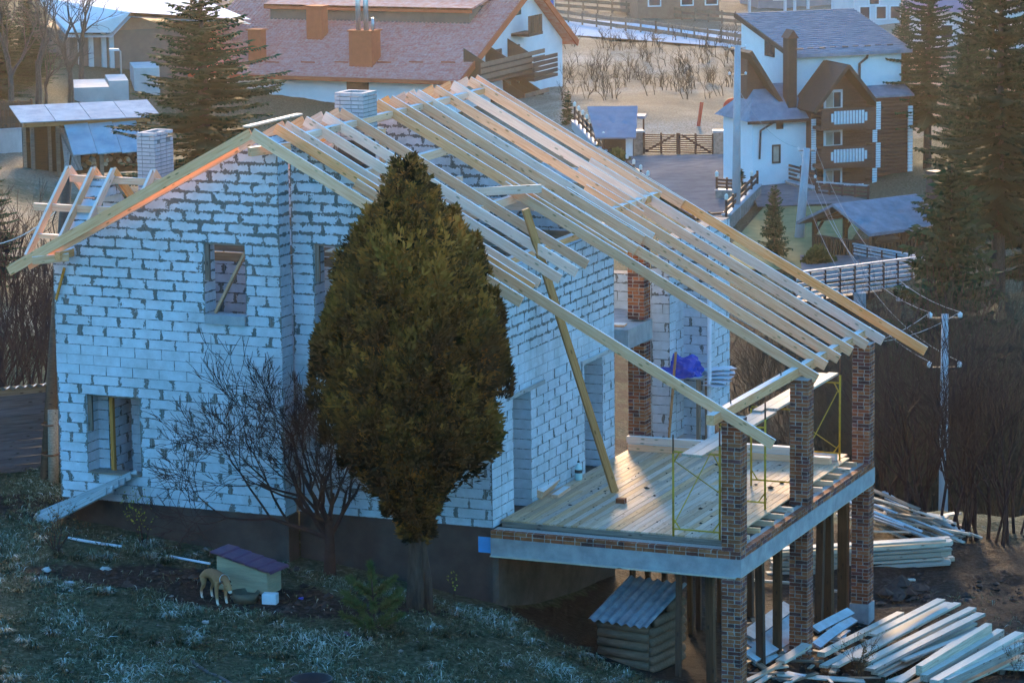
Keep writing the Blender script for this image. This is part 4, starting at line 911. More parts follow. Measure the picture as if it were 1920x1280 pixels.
p = onZ(1085, 899, .1); bt = thing('water_bottle', 'big clear plastic water bottle standing on the deck by the wall', 'bottle', (p.x, p.y, .10))
MB().lathe([(0, 0), (.075, .0), (.08, .03), (.08, .24), (.055, .30), (.022, .33), (.022, .36), (0, .36)], 14).build('body', 'bottle_plastic', bt, smooth=True); MB().lathe([(.0812, .15), (.0812, .22)], 14).build('paper_band', 'dark_metal', bt, smooth=True); MB().lathe([(0, .36), (.026, .361), (.026, .39), (0, .39)], 10).build('cap', 'rubber', bt)
# ---- things behind the deck: tarp on a board platform, tin sheets, post
pl = thing('board_platform', 'rough board platform on posts beyond the far end of the deck', 'platform', (0, 0, 0))
for i in range(4): beam('platform_board', (.12, 8.72+i*.18, 1.42), (1.12, 8.72+i*.18, 1.42), .17, .04, 'grey_timber', pl)
for x in (.2, 1.05):
    for y in (8.75, 9.3): beam('platform_post', (x, y, gz(x, y)-.1), (x, y, 1.40), .08, .08, 'old_timber', pl, up=(0, 1, 0))
bm = bmesh.new(); bmesh.ops.create_icosphere(bm, subdivisions=4, radius=1)
for v in bm.verts:
    q = v.co*1.0; n_ = noise.noise(q*1.7)*.35+noise.noise(q*4.1)*.20+noise.noise(q*9)*.09
    v.co = Vector((q.x*.56*(1+n_), q.y*.30*(1+n_), max(-.2, q.z)*.34*(1+n_*1.2)))
me = bpy.data.meshes.new('blue_tarp'); bm.to_mesh(me); bm.free(); me.materials.append(MAT['blue_tarp'])
tag(link('blue_tarp', me, loc=(.58, 8.90, 1.50)), 'crumpled blue tarpaulin bundle lying on the rough board platform', 'tarpaulin')
for i in range(5):
    z = 1.30+i*.055; mb = MB(); mb.prism([(0, 0), (.5+.05*i, .02), (.3, .03)], Matrix.Translation((1.15, 8.6+.1*i, z)) @ Matrix.Rotation(.3*i-.5, 4, 'Z'), .35)
    tag(mb.build('tin_sheet', 'frosty_metal'), 'bent tin sheet beyond the deck, %s from the bottom of its pile' % ORD[i], 'sheet', 'bent tin sheets beyond the deck')
tag(MB().tube([(1.30, 8.7, gz(1.1, 8.5)-.1), (1.32, 8.7, 3.2)], .05, 8).build('pale_post', 'white_plastic', smooth=True), 'pale round post standing beyond the far end of the deck', 'post')
tag(beam('leaning_board', (-.02+.5, 8.45, .1), (.62, 8.52, 2.0), .03, .09, 'brace_timber', up=(0, 1, 0)), 'thin brown board leaning at the rear wing wall', 'board')
# ---- plank ramp into the lower window
for i in range(6):
    yo = -.62-.13*i; z0 = .62-.015*i
    a = Vector((-7.55-.05*i, -.45-.06*i, .60+.035*(i % 2))); e = onG(72+i*7, 972-i*2+6*(i % 2)); e.z += .05+.05*(i % 3); e = a+(e-a)*random.uniform(.94, 1.04)
    o = beam('ramp_plank', a+Vector((0, -.10*i, -.05*i)), e+Vector((.02*i, -.15*i, .02-.03*i)), .19, .035, 'ramp_timber', up=(.15, -.75, 1), warp=.02); tag(o, 'weathered ramp plank into the lower left window, %s from the house wall' % ORD[i], 'plank', 'ramp planks at the lower window')
# ---- log kennel with corrugated roof
c0 = onG(1217, 1256); lk = thing('log_kennel', 'small log hut with corrugated roof sheet beside the terrace props', 'hut', c0, R_(-9))
W_, D2, h0, h1 = 1.10, 1.25, .92, 1.32
for i in range(5): z = .08+i*.18; MB().tube([(-W_, 0, z), (0.0, 0, z+random.uniform(-.01, .01))], [.095, .10], 9).build('front_log', 'log_bark', lk, smooth=True)
for i in range(7):
    z = .0+i*.18; e = D2 if z < .9 else D2; s0 = 0 if z < .85 else D2*(z-.85)/.42
    if s0 < D2-.2: MB().tube([(.02, s0, z), (.02, e, z+random.uniform(-.02, .02))], [.095, .105], 9).build('side_log', 'log_bark', lk, smooth=True)
MB().box(-W_, -W_+.05, .02, D2, -.2, .9).build('far_side_wall', 'old_timber', lk); MB().box(-W_, 0, D2-.05, D2, -.2, 1.25).build('back_wall', 'old_timber', lk)
mb = MB(); nx, ny = 56, 3
vs = [(-W_-.13+(W_+.2)*i/nx, -.22+(D2+.35)*j/ny, .90+.50*j/ny+.028*math.sin(i/nx*6.283*6.5)) for j in range(ny+1) for i in range(nx+1)]
fs = [(j*(nx+1)+i, j*(nx+1)+i+1, (j+1)*(nx+1)+i+1, (j+1)*(nx+1)+i) for j in range(ny) for i in range(nx)]
n0 = len(vs); vs += [(v[0], v[1], v[2]-.008) for v in vs]; fs += [tuple(n0+k for k in f[::-1]) for f in fs]; mb.mesh_from(vs, fs); mb.build('corrugated_roof', 'asbestos', lk, smooth=True)
# ---- dog house, basin, foam block
c0 = onG(408, 1112); dh = thing('dog_house', 'plank dog house with a slanted purple tile roof in the yard', 'dog house', c0, R_(-4))
w_, d2 = 1.10, .50
mtx = Matrix.Identity(4)
for i in range(3): 
    za, zb = .10+i*.21, .10+i*.21+.205
    hi = [(0, za), (w_, za)]; top0 = .74; top1 = .50
    poly = clip([(0, za), (w_, za), (w_, zb), (0, zb)], (top0-top1)/w_, 1, top0)
    if len(poly) > 2: MB().prism(poly, mtx, .03).build('front_board', 'dog_board', dh)
for i in range(3):
    za, zb = .10+i*.14, .235+i*.14; MB().box(w_-.03, w_+.002, .032, d2, za, zb).build('side_board', 'dog_board', dh)
MB().box(0, .03, .032, d2, .1, .7).build('side_board', 'dog_board', dh); MB().box(.03, w_-.03, d2-.03, d2, .1, .49).build('back_board', 'dog_board', dh); MB().box(.0, w_, .03, d2-.03, .08, .1).build('floor_board', 'dog_board', dh)
mb = MB(); nx = 40; L0, L1 = -.10, w_+.14
for j, y in enumerate((-.10, d2+.08)): pass
vs = [(L0+(L1-L0)*i/nx, y, .80-.235*(L0+(L1-L0)*i/nx)/1.0*.9+.022*((i % 8)/8.0)+.0) for y in np.linspace(-.10, d2+.08, 9) for i in range(nx+1)]
vs = [(x, y, z+.012*math.sin(k // (nx+1)*3.14159)) for k, (x, y, z) in enumerate(vs)]
fs = [(j*(nx+1)+i, j*(nx+1)+i+1, (j+1)*(nx+1)+i+1, (j+1)*(nx+1)+i) for j in range(8) for i in range(nx)]
n0 = len(vs); vs += [(v[0], v[1], v[2]-.02) for v in vs]; fs += [tuple(n0+k for k in f[::-1]) for f in fs]; mb.mesh_from(vs, fs); mb.build('tile_roof', 'purple_tile', dh)
p = onG(460, 1128); tag(MB().lathe([(0, .02), (.2, .02), (.26, .20), (.275, .20), (.215, 0), (0, 0)], 20).build('basin', 'enamel', loc=p, smooth=True), 'old round feeding basin in front of the dog house', 'basin')
p = onG(507, 1131); o = MB().box(-.14, .14, -.10, .10, 0, .20).build('pale_box', 'white_plastic', loc=p); o.rotation_euler = (0, 0, .2)
bv = o.modifiers.new('bevel', 'BEVEL'); bv.width = .012; bv.segments = 2; tag(o, 'small pale box at the right foot of the dog house', 'box')
# ---- dog
dg = onG(404, 1126); dog = thing('dog', 'tan dog with white paws standing beside the dog house, head lowered', 'dog', dg, VANG-R_(58))
# local: +X forward
J = [(-.30, 0, .50), (-.12, 0, .52), (.10, 0, .50), (.26, 0, .51), (.38, 0, .50), (.47, .0, .45), (.55, .0, .37), (.63, .0, .30),
     (-.33, .085, .40), (-.25, .10, .28), (-.36, .10, .15), (-.34, .10, .02), (-.30, .10, .0),
     (-.33, -.085, .40), (-.26, -.10, .28), (-.38, -.10, .15), (-.36, -.10, .02), (-.32, -.10, .0),
     (.25, .10, .38), (.22, .10, .22), (.25, .10, .03), (.29, .10, .0), (.27, -.10, .38), (.25, -.10, .22), (.28, -.10, .03), (.32, -.10, .0),
     (-.40, 0, .47), (-.50, 0, .34), (-.53, .0, .20)]
E_ = [(0, 1), (1, 2), (2, 3), (3, 4), (4, 5), (5, 6), (6, 7), (0, 8), (8, 9), (9, 10), (10, 11), (11, 12), (0, 13), (13, 14), (14, 15), (15, 16), (16, 17), (3, 18), (18, 19), (19, 20), (20, 21), (3, 22), (22, 23), (23, 24), (24, 25), (0, 26), (26, 27), (27, 28)]
RR = [.115, .12, .145, .13, .10, .095, .085, .045] + [.085, .055, .032, .028, .03]*2 + [.06, .042, .030, .034]*2 + [.04, .03, .018]
me = bpy.data.meshes.new('body'); me.from_pydata(J, E_, []); db = link('body', me, dog); sk = db.modifiers.new('skin', 'SKIN')
for v, r in zip(me.skin_vertices[0].data, RR): v.radius = (r*.76, r*.86)
me.skin_vertices[0].data[1].use_root = True; ss_ = db.modifiers.new('sub', 'SUBSURF'); ss_.levels = 2; ss_.render_levels = 2
fm = bpy.data.materials.new('dog_fur'); fm.use_nodes = True; MAT['dog_fur'] = fm; n = fm.node_tree.nodes; l = fm.node_tree.links; b = n['Principled BSDF']; b.inputs['Roughness'].default_value = .9
tc = n.new('ShaderNodeTexCoord'); sx = n.new('ShaderNodeSeparateXYZ'); l.new(tc.outputs['Object'], sx.inputs[0]); nn = n.new('ShaderNodeTexNoise'); nn.inputs['Scale'].default_value = 14; l.new(tc.outputs['Object'], nn.inputs[0])
rp = n.new('ShaderNodeValToRGB'); l.new(mnode(n, l, 'ADD', sx.outputs[2], mnode(n, l, 'MULTIPLY', mnode(n, l, 'SUBTRACT', nn.outputs[0], .5), .12)), rp.inputs[0]); e = rp.color_ramp.elements
e[0].position = .05; e[0].color = (.62, .58, .5, 1); e[1].position = .62; e[1].color = (.22, .08, .03, 1); x_ = e.new(.14); x_.color = (.32, .17, .075, 1); x_ = e.new(.42); x_.color = (.34, .16, .065, 1)
l.new(rp.outputs[0], b.inputs['Base Color']); me.materials.append(fm)
M('dog_dark', (.05, .03, .02), None, .7); M('dog_pale', (.55, .5, .42), None, .85)
for s in (-1, 1):
    m = Matrix.Translation((.44, .075*s, .47)) @ Matrix.Rotation(.9*s, 4, 'X') @ Matrix.Rotation(.6, 4, 'Y')
    MB().lathe([(0, -.075), (.028, -.06), (.042, -.02), (.035, .02), (0, .035)], 8, m @ Matrix.Diagonal((1, .45, 1, 1))).build('ear', 'dog_dark', dog, smooth=True)
    MB().lathe([(0, -.012), (.012, 0), (0, .012)], 8, Matrix.Translation((.565, .055*s, .415))).build('eye', 'dog_dark', dog, smooth=True)
MB().lathe([(0, -.022), (.02, -.008), (.02, .01), (0, .02)], 8, Matrix.Translation((.672, 0, .275))).build('nose', 'dog_dark', dog, smooth=True)
MB().lathe([(0, -.05), (.04, -.02), (.036, .03), (0, .05)], 10, Matrix.Translation((.605, 0, .315)) @ Matrix.Rotation(2.2, 4, 'Y')).build('muzzle', 'dog_pale', dog, smooth=True)
MB().lathe([(.102, -.012), (.106, 0), (.102, .012)], 14, Matrix.Translation((.40, 0, .49)) @ Matrix.Rotation(1.3, 4, 'Y')).build('collar', 'white_plastic', dog, smooth=True)
# ---- tub, hose, pipes, litter
p = onG(585, 1303); tb = thing('black_tub', 'black round rubber tub at the bottom edge of the bank', 'tub', p)
MB().lathe([(0, .03), (.27, .03), (.34, .30), (.365, .30), (.365, .275), (.29, 0), (0, 0)], 24).build('bowl', 'rubber', tb, smooth=True); MB().lathe([(.345, .298), (.355, .312), (.372, .298)], 24).build('rim', 'dark_metal', tb, smooth=True)
def ground_line(pts, h): return [onG(x, y, h) for x, y in pts]
tag(MB().tube(ground_line([(358, 1236), (375, 1250), (392, 1262), (410, 1268), (430, 1280), (445, 1290)], .05), .035, 6).build('hose', 'dark_metal', smooth=True), 'dark bluish hose lying curved in the frosty grass', 'hose')
tag(MB().tube(ground_line([(128, 1008), (180, 1017), (228, 1024)], .06), .03, 6).build('plastic_pipe', 'white_plastic'), 'long white plastic pipe lying below the plinth', 'pipe')
tag(MB().tube(ground_line([(318, 1042), (355, 1049), (394, 1056)], .06), .025, 6).build('plastic_pipe', 'white_plastic'), 'shorter pale pipe lying left of the dog house', 'pipe')
for px, py, s_, lb in ((87, 1068, .10, 'crumpled white paper left of the bare dog yard'), (198, 1066, .10, 'crumpled white paper at the upper edge of the dog yard'), (130, 1093, .11, 'flat white scrap in the middle of the dog yard soil'), (133, 1107, .06, 'small white scrap just below the flat scrap'), (565, 1121, .05, 'blue scrap right of the dog house'), (385, 1165, .07, 'pale scrap in the soil below the dog'), (690, 1196, .09, 'pale scrap beside the pine sapling'), (1020, 1212, .07, 'white scrap on the bank below the terrace corner'), (648, 1188, .10, 'reddish stone beside the pine sapling')):
    bm = bmesh.new(); bmesh.ops.create_icosphere(bm, subdivisions=2, radius=1)
    for v in bm.verts: q = v.co.copy(); v.co = Vector((q.x, q.y*.7, q.z*.45))*s_*(1+.8*noise.noise(q*1.9+Vector((px, 0, 0))))
    me = bpy.data.meshes.new('litter'); bm.to_mesh(me); bm.free(); me.materials.append(MAT['blue_tarp'] if 'blue' in lb else MAT['purple_tile'] if 'red' in lb else MAT['paper'])
    tag(link('stone' if 'stone' in lb else 'litter', me, loc=onG(px, py, .03)), lb, 'stone' if 'stone' in lb else 'litter')
# ---- wooden pole and plank shed left of the house
b0 = onG(84, 905); D0 = (b0-CAM).dot(_fw); tp = at(126, 330, D0+2)
wp = thing('wooden_pole', 'old dark wooden utility pole leaning behind the left corner of the house', 'pole', b0)
b0r = Vector((0, 0, -.3)); tpr = tp-b0; MB().tube([b0r, tpr*.5, tpr], [.15, .13, .11], 10).build('shaft', 'dark_timber', wp, smooth=True)
st = at(99, 880, D0-.2)-b0; st2 = at(99, 768, D0-.2)-b0; MB().tube([st+Vector((0, 0, -.4)), st2], .11, 8).build('stub_post', 'old_timber', wp, smooth=True)
for q in (.25, .75): c = st.lerp(st2, q); MB().lathe([(.19, -.02), (.2, 0), (.19, .02)], 10, Matrix.Translation(c+Vector((-.09, .05, 0)))).build('wire_strap', 'rust', wp)
w0 = tp+Vector((0, 0, -.5)); MB().tube([w0-b0, w0-b0+Vector((-.2, -.1, -.15)), w0-b0+Vector((-.35, -.1, -.5)), w0-b0+Vector((-.3, -.1, -.8))], .015, 5).build('cable', 'black_plastic', wp)
e = at(-60, 458, 76)
tag(MB().tube([w0.lerp(e, t)+Vector((0, 0, -.35*4*t*(1-t))) for t in np.linspace(0, 1, 12)], .010, 5).build('service_cable', 'white_plastic'), 'thin pale cable running left from the wooden pole', 'cable')
c0 = onG(-60, 888); c1 = pz(118, (c0-CAM).dot(FW2)+1.0, 0); c1.z = c0.z
sh = thing('plank_shed', 'grey plank shed wall with a corrugated roof edge left of the house', 'shed', c0, math.atan2(c1.y-c0.y, c1.x-c0.x)); Ls = (c1-c0).xy.length
zt = ptop(40, 720, c0)
k = 0; z = -.1
while z < zt-.32: beam('wall_plank', c0+Vector((0, 0, z+.09)), Vector((c1.x, c1.y, c0.z+z+.09)), .03+.006*(k % 2), .172, 'shed_timber', sh); z += .178; k += 1
beam('fascia_board', c0+Vector((-.02, -.04, zt-.16)), Vector((c1.x, c1.y-.04, c0.z+zt-.16)), .03, .18, 'old_timber', sh)
mb = MB(); nx = 60; vs = [(-.1+(Ls+.2)*i/nx, y, zt-.03+.03*math.sin(i*1.35)-.30*(y+.25)) for y in (-.25, 1.2, 3.0) for i in range(nx+1)]
fs = [(j*(nx+1)+i, j*(nx+1)+i+1, (j+1)*(nx+1)+i+1, (j+1)*(nx+1)+i) for j in range(2) for i in range(nx)]; n0 = len(vs); vs += [(v[0], v[1], v[2]-.012) for v in vs]; fs += [tuple(n0+q for q in f[::-1]) for f in fs]
mb.mesh_from(vs, fs); mb.build('corrugated_roof', 'frosty_metal', sh, smooth=True); MB().box(0, Ls, 2.9, 2.95, -.5, zt-1.0).build('back_wall', 'grey_timber', sh)
tag(beam('thin_lath', onY(105, 562, -.56), onY(121, 502, -.54), .03, .05, 'brace_timber'), 'thin brown lath leaning at the upper left corner of the gable wall', 'lath')
# ---- heaps of sawn timber
def heap_plank(x0, y0, x1, y1, h0, h1, w, t, mat, label, cat, group, name='sawn_plank', ups=(0, 0, 1)):
    a = onG(x0, y0, h0); b_ = onG(x1, y1, h1)
    return tag(beam(name, a, b_, w, t, mat, up=ups, warp=.015), label, cat, group)
Z7 = lambda x, y: (1500+x/4.571, 1080+y/4.571)
big = [((180, 668), (862, 322), .25, .35, .16, .10), ((620, 502), (1210, 200), .50, .55, .19, .05), ((200, 772), (1250, 225), .15, .30, .18, .05), ((300, 770), (1290, 232), .22, .36, .16, .05), ((470, 705), (1350, 232), .25, .45, .16, .05),
       ((560, 732), (1480, 272), .35, .5, .18, .05), ((610, 762), (1478, 300), .28, .42, .17, .05), ((600, 800), (1552, 322), .3, .5, .2, .06), ((640, 832), (1490, 402), .2, .3, .16, .05), ((700, 850), (1500, 440), .12, .25, .15, .04), ((880, 720), (1600, 440), .3, .4, .15, .04),
       ((830, 912), (1360, 560), .25, .45, .2, .05), ((1020, 805), (1618, 440), .45, .65, .14, .20), ((1062, 872), (1720, 478), .35, .5, .16, .14), ((1150, 905), (1880, 492), .4, .55, .2, .09), ((1180, 925), (1895, 530), .3, .42, .2, .06), ((1235, 915), (1892, 602), .35, .4, .17, .17), ((950, 930), (1700, 560), .15, .25, .18, .05), ((1300, 950), (1900, 680), .1, .2, .18, .05), ((760, 905), (1240, 690), .12, .2, .15, .04)]
for i, (a, b_, h0, h1, w, t) in enumerate(big):
    heap_plank(*Z7(*a), *Z7(*b_), h0, h1, w, t, 'stack_timber', 'pale sawn plank of the big loose heap right of the brick columns', 'plank', 'planks of the big loose heap')
for i in range(26):          # level stack behind the far column
    r, c = divmod(i, 5); y = 1062-r*8; sh_ = random.uniform(-22, 18)
    a = onG(1475+random.uniform(-40, 10), 1066-c*2.6, 0); e = onG(1770+sh_, 1062-c*2.6, 0); a.z = max(a.z, e.z); 
    z = gz(e.x, e.y)+.10+r*.105
    tag(beam('stacked_board', (a.x, a.y, z), (e.x, e.y, z), .17, .05 if r % 2 else .09, 'stack_timber'), 'pale board of the level stack behind the far brick column', 'board', 'boards of the level stack')
for i in range(44):          # tall debris heap
    cx, cy = random.uniform(1645, 1790), 0; t = (cx-1640)/190; h = (1-t)*1.05*random.uniform(.15, 1)+.05
    b0 = onG(cx, 1028, 0); b0 += FW2*random.uniform(.3, 2.2); b0.z = gz(b0.x, b0.y)+h
    an = VANG-R_(random.gauss(22, 14)) if i % 3 else VANG+R_(random.uniform(-60, 60)); dz = -.28 if i % 3 else random.uniform(-.15, .15); Lp = random.uniform(.8, 2.4)
    d = Vector((math.cos(an), math.sin(an), dz)).normalized()*Lp/2
    tag(beam('scrap_offcut', b0-d, b0+d, random.uniform(.08, .2), random.uniform(.025, .05), random.choice(('old_timber', 'grey_timber', 'old_timber', 'stack_timber'))), 'weathered slab in the sloping scrap heap below the saplings', 'slab', 'slabs of the sloping scrap heap')
for i in range(60):          # loose scraps under and before the terrace
    px, py = random.uniform(1395, 1640), random.uniform(1165, 1278); b0 = onG(px, py, .06+random.uniform(0, .10)); an = random.uniform(0, 6.28); Lp = random.uniform(.3, 1.1); d = Vector((math.cos(an), math.sin(an), random.uniform(-.08, .08)))*Lp/2
    tag(beam('scrap_board', b0-d, b0+d, random.uniform(.06, .16), .03, random.choice(('old_timber', 'grey_timber', 'stack_timber', 'old_timber'))), 'loose board scrap on the soil around the terrace columns', 'scrap', 'board scraps around the columns')
for i, (x0, y0, x1, y1, w, h) in enumerate(((1402, 1192, 1480, 1135, .3, .35), (1403, 1210, 1500, 1150, .3, .2), (1405, 1232, 1510, 1175, .32, .25), (1415, 1245, 1500, 1195, .25, .1), (1528, 1180, 1595, 1145, .2, .3), (1530, 1210, 1600, 1160, .2, .15))):
    heap_plank(x0, y0, x1, y1, h, h+.1, w, .05, 'grey_timber', ('%s wide grey board from the top of the pile between the first two columns' % ORD[i] if i < 4 else '%s wide grey board lying between the second and the far column' % ('upper' if i == 4 else 'lower')), 'board', 'wide boards under the terrace', 'wide_board', (.5, -.8, 1))
heap_plank(1463, 1240, 1514, 1208, .25, .45, .22, .06, 'stack_timber', 'short pale plank leaning before the second column foot', 'plank', None)
heap_plank(1400, 1278, 1462, 1243, .1, .25, .1, .06, 'brace_timber', 'narrow yellowish plank between the first two column feet', 'plank', None)
heap_plank(1455, 1262, 1620, 1275, .12, .12, .25, .03, 'stack_timber', 'pale bluish sheet of wood at the bottom edge below the heap', 'board', None)
heap_plank(1408, 1086, 1482, 1092, .08, .08, .07, .05, 'stack_timber', 'thin white batten on the soil seen between the first two columns', 'batten', None)
heap_plank(1528, 1103, 1572, 1108, .08, .08, .07, .05, 'stack_timber', 'thin white batten on the soil seen between the second and far column', 'batten', None)
heap_plank(1690, 1089, 1715, 1086, .05, .05, .08, .04, 'stack_timber', 'short pale lath lying alone on the churned mud', 'lath', None)
pa = onG(1880, 1250); pal = thing('pallet', 'slatted wooden pallet under the right end of the plank heap', 'pallet', pa, VANG-.25)
for i in range(7): MB().box(-.6, .6, -.55+i*.17, -.55+i*.17+.10, .10, .122).build('slat', 'stack_timber', pal)
for x in (-.55, 0, .5): MB().box(x, x+.09, -.56, .56, 0, .098).build('bearer', 'old_timber', pal)

# ---- clods and rubble on the soil, chips on the deck
def chunks(name, label, pts, size, mat, cat, seed):
    rg = np.random.default_rng(seed); mb = MB(); ico = [(0, 0, 1), (.9, 0, .3), (.28, .85, .3), (-.72, .53, .3), (-.72, -.53, .3), (.28, -.85, .3), (0, 0, -.6)]
    for p in pts:
        s = size*rg.lognormal(0, .45); m = Matrix.Rotation(rg.uniform(0, 6.28), 3, 'Z'); sq = Vector((rg.uniform(.7, 1.6), rg.uniform(.6, 1.2), rg.uniform(.5, .9)))
        vs = [Vector(p)+m @ Vector((v[0]*sq.x*rg.uniform(.7, 1.3), v[1]*sq.y*rg.uniform(.7, 1.3), v[2]*sq.z))*s for v in ico]
        mb.mesh_from(vs, [(0, 1, 2), (0, 2, 3), (0, 3, 4), (0, 4, 5), (0, 5, 1), (6, 2, 1), (6, 3, 2), (6, 4, 3), (6, 5, 4), (6, 1, 5)])
    return tag(mb.build(name, mat), label, cat, kind='stuff')
M('clod', (.016, .012, .010), (.06, .05, .045), .95, 3); M('rubble_mix', (.10, .09, .08), (.25, .24, .23), .95, 2)
rg = np.random.default_rng(15)
P_ = [onG(rg.uniform(1640, 1915), rg.uniform(1075, 1275), .0) for i in range(420)]+[onG(rg.uniform(1400, 1640), rg.uniform(1140, 1278), .0) for i in range(160)]+[onG(rg.normal(300, 110), rg.normal(1085, 14), .0) for i in range(130)]+[onG(rg.normal(540, 70), rg.normal(1138, 12), .0) for i in range(110)]
chunks('soil_clods', 'dark clods of churned soil around the timber heaps', P_, .05, 'clod', 'soil', 1)
P_ = [onG(rg.normal(1700, 35), rg.normal(1112, 8), .02) for i in range(110)]; chunks('soil_mound', 'low dark mound of dug soil right of the far brick column', P_, .10, 'clod', 'soil', 2)
P_ = [onG(rg.uniform(1405, 1640), rg.uniform(1150, 1278), .01) for i in range(120)]+[onG(rg.uniform(100, 900), rg.uniform(1000, 1275), .01) for i in range(60)]; chunks('rubble', 'small pale rubble bits scattered on the soil', P_, .035, 'rubble_mix', 'rubble', 3)
P_ = [(rg.uniform(.1, 4.4), rg.uniform(.5, 7.0), .104) for i in range(90)]; chunks('wood_chips', 'dark bark and wood chips scattered on the deck', P_, .022, 'clod', 'chips', 4)
# ------------------------------------------------------------------ the village behind
random.seed(99)
M('red_tile', (.58, .15, .11), (.64, .32, .29), .85, 2.5, coord='Object'); M('red_trim', (.56, .11, .05), (.48, .09, .04), .9, 3, spec=.1); M('red_chimney', (.58, .11, .05), (.50, .09, .04), .9, 3, spec=.1)
M('grey_tile', (.13, .16, .21), (.25, .29, .35), .8, 1.6); M('slate_shingle', (.13, .16, .20), (.22, .26, .31), .8, 2.0)
M('hut_roof', (.20, .20, .25), (.27, .27, .32), .8, 1.2)
M('fence_brown', (.075, .035, .028), (.05, .026, .022), .7, 5); M('frost_rail', (.42, .46, .5), (.3, .33, .37), .6, 4)
M('stone', (.20, .17, .14), (.36, .32, .28), .9, 5, bump=.5); M('paving', (.13, .125, .13), (.20, .19, .19), 1.0, 1.2, coord='Object', spec=0.0); M('lawn', (.10, .11, .035), (.16, .16, .06), .95, 1.5)
M('translucent_roof', (.20, .28, .34), (.36, .45, .50), .85, 1.2); M('pole_concrete', (.40, .42, .44), (.30, .31, .33), .9, 2.5, stretch=(1, 1, .4))
M('barn_roof', (.62, .66, .68), (.5, .55, .58), .9, .8); M('barn_wall', (.15, .12, .10), (.11, .09, .08), .8, 2); M('pale_concrete', (.34, .37, .38), (.45, .48, .48), .9, 1.2)
M('far_brick', (.24, .13, .09), (.30, .17, .12), .8, 3); M('far_white', (.5, .52, .54), (.6, .62, .64), .8, .6); M('far_roof', (.28, .20, .26), (.34, .25, .31), .6, 2); M('far_grey', (.22, .23, .25), (.3, .31, .33), .8, 1)
M('balcony_wood', (.20, .11, .075), (.27, .16, .11), .8, 4); M('wire_metal', (.30, .31, .32), None, .95, spec=.0); M('flag_blue', (.05, .12, .5), None, .7); M('flag_yellow', (.75, .5, .04), None, .7); M('red_paint', (.55, .06, .03), None, .6); M('steel', (.45, .46, .48), None, .35, metal=.7)
M('lamp_glass', (.7, .66, .58), None, .3); M('curtain', (.42, .36, .28), (.3, .25, .2), .8, 3); M('white_sheet', (.55, .56, .58), (.42, .44, .48), 1.0, 3, spec=0.0); M('timber_x', (.16, .11, .08), (.22, .16, .12), .8, 3)
def site(px, py, psi=0):
    p = onG(px, py); D = (p-CAM).dot(_fw); return p, D/F_PX, VANG+R_(psi)
def railing(name, label, A, B, h, nposts, rails, post='fence_brown', rail='fence_brown', cap=None, cat='fence', group=None, base=None, base_h=.4, lamps=(), thick=.10, pickets=0):
    """A, B: feet of the end posts (world)"""
    A = Vector(A); B = Vector(B); o = thing(name, label, cat, A, 0, group); d = B-A; zb = 0
    if base:
        mb = MB(); n_ = Vector((-d.y, d.x, 0)).normalized()*.2
        pts = [-n_, d-n_, d+n_, n_]; vs = [p+Vector((0, 0, -1.6)) for p in pts]+[p+Vector((0, 0, base_h)) for p in pts]
        mb.mesh_from(vs, [(0, 3, 2, 1), (4, 5, 6, 7), (0, 1, 5, 4), (1, 2, 6, 5), (2, 3, 7, 6), (3, 0, 4, 7)]); mb.build('stone_base', base, o)
        MB().bar(Vector((0, 0, base_h+.03)), d+Vector((0, 0, base_h+.03)), .5, .06).build('coping', 'frost_rail', o); zb = base_h+.06
    for i in range(nposts):
        p = d*(i/(nposts-1)); MB().bar(p+Vector((0, 0, zb-.3)), p+Vector((0, 0, zb+h+.06)), thick, thick, up=(0, 1, 0)).build('post', post, o)
        if i in lamps:
            MB().lathe([(0, 0), (.09, .02), (.10, .22), (.03, .30), (0, .31)], 8, Matrix.Translation(p+Vector((0, 0, zb+h+.06)))).build('lantern', 'lamp_glass', o)
    for k in range(rails):
        z = zb+h*(k+.6)/rails; MB().bar(Vector((0, 0, z)), d+Vector((0, 0, z)), .05, h/rails*.55).build('rail', rail, o)
    if pickets:
        for i in range(pickets): p = d*((i+.5)/pickets); MB().bar(p+Vector((0, 0, zb)), p+Vector((0, 0, zb+h)), .07, .03, up=(0, 1, 0)).build('picket', rail, o)
    if cap: MB().bar(Vector((0, 0, zb+h+.05)), d+Vector((0, 0, zb+h+.05)), .14, .06).build('top_rail', cap, o)
    return o
def patch(name, corners, mat, h=.05, nu=24, nv=16):
    A, B, C, D = [Vector(c) for c in corners]; xs = []; mb = MB()
    P = [[(A.lerp(B, u/nu)).lerp(D.lerp(C, u/nu), v/nv) for u in range(nu+1)] for v in range(nv+1)]
    vs = [onG(p.x, p.y, h) for r in P for p in r]; fs = [(j*(nu+1)+i, (j+1)*(nu+1)+i, (j+1)*(nu+1)+i+1, j*(nu+1)+i+1) for j in range(nv) for i in range(nu)]
    mb.mesh_from(vs, fs); return tag(mb.build(name, mat), kind='structure')
patch('yard_paving', [(1120, 294), (1400, 288), (1500, 330), (1330, 425)], 'paving', .22)
patch('yard_paving', [(1400, 322), (1530, 352), (1640, 378), (1420, 388)], 'paving', .24, 16, 8)
patch('lawn', [(1432, 388), (1640, 385), (1560, 505), (1330, 505)], 'lawn', .18)
patch('path', [(1500, 478), (1680, 478), (1700, 520), (1505, 525)], 'paving', .24, 12, 8)
patch('road', [(1010, 30), (1420, 62), (1420, 92), (1020, 62)], 'white_sheet', .12, 30, 6)
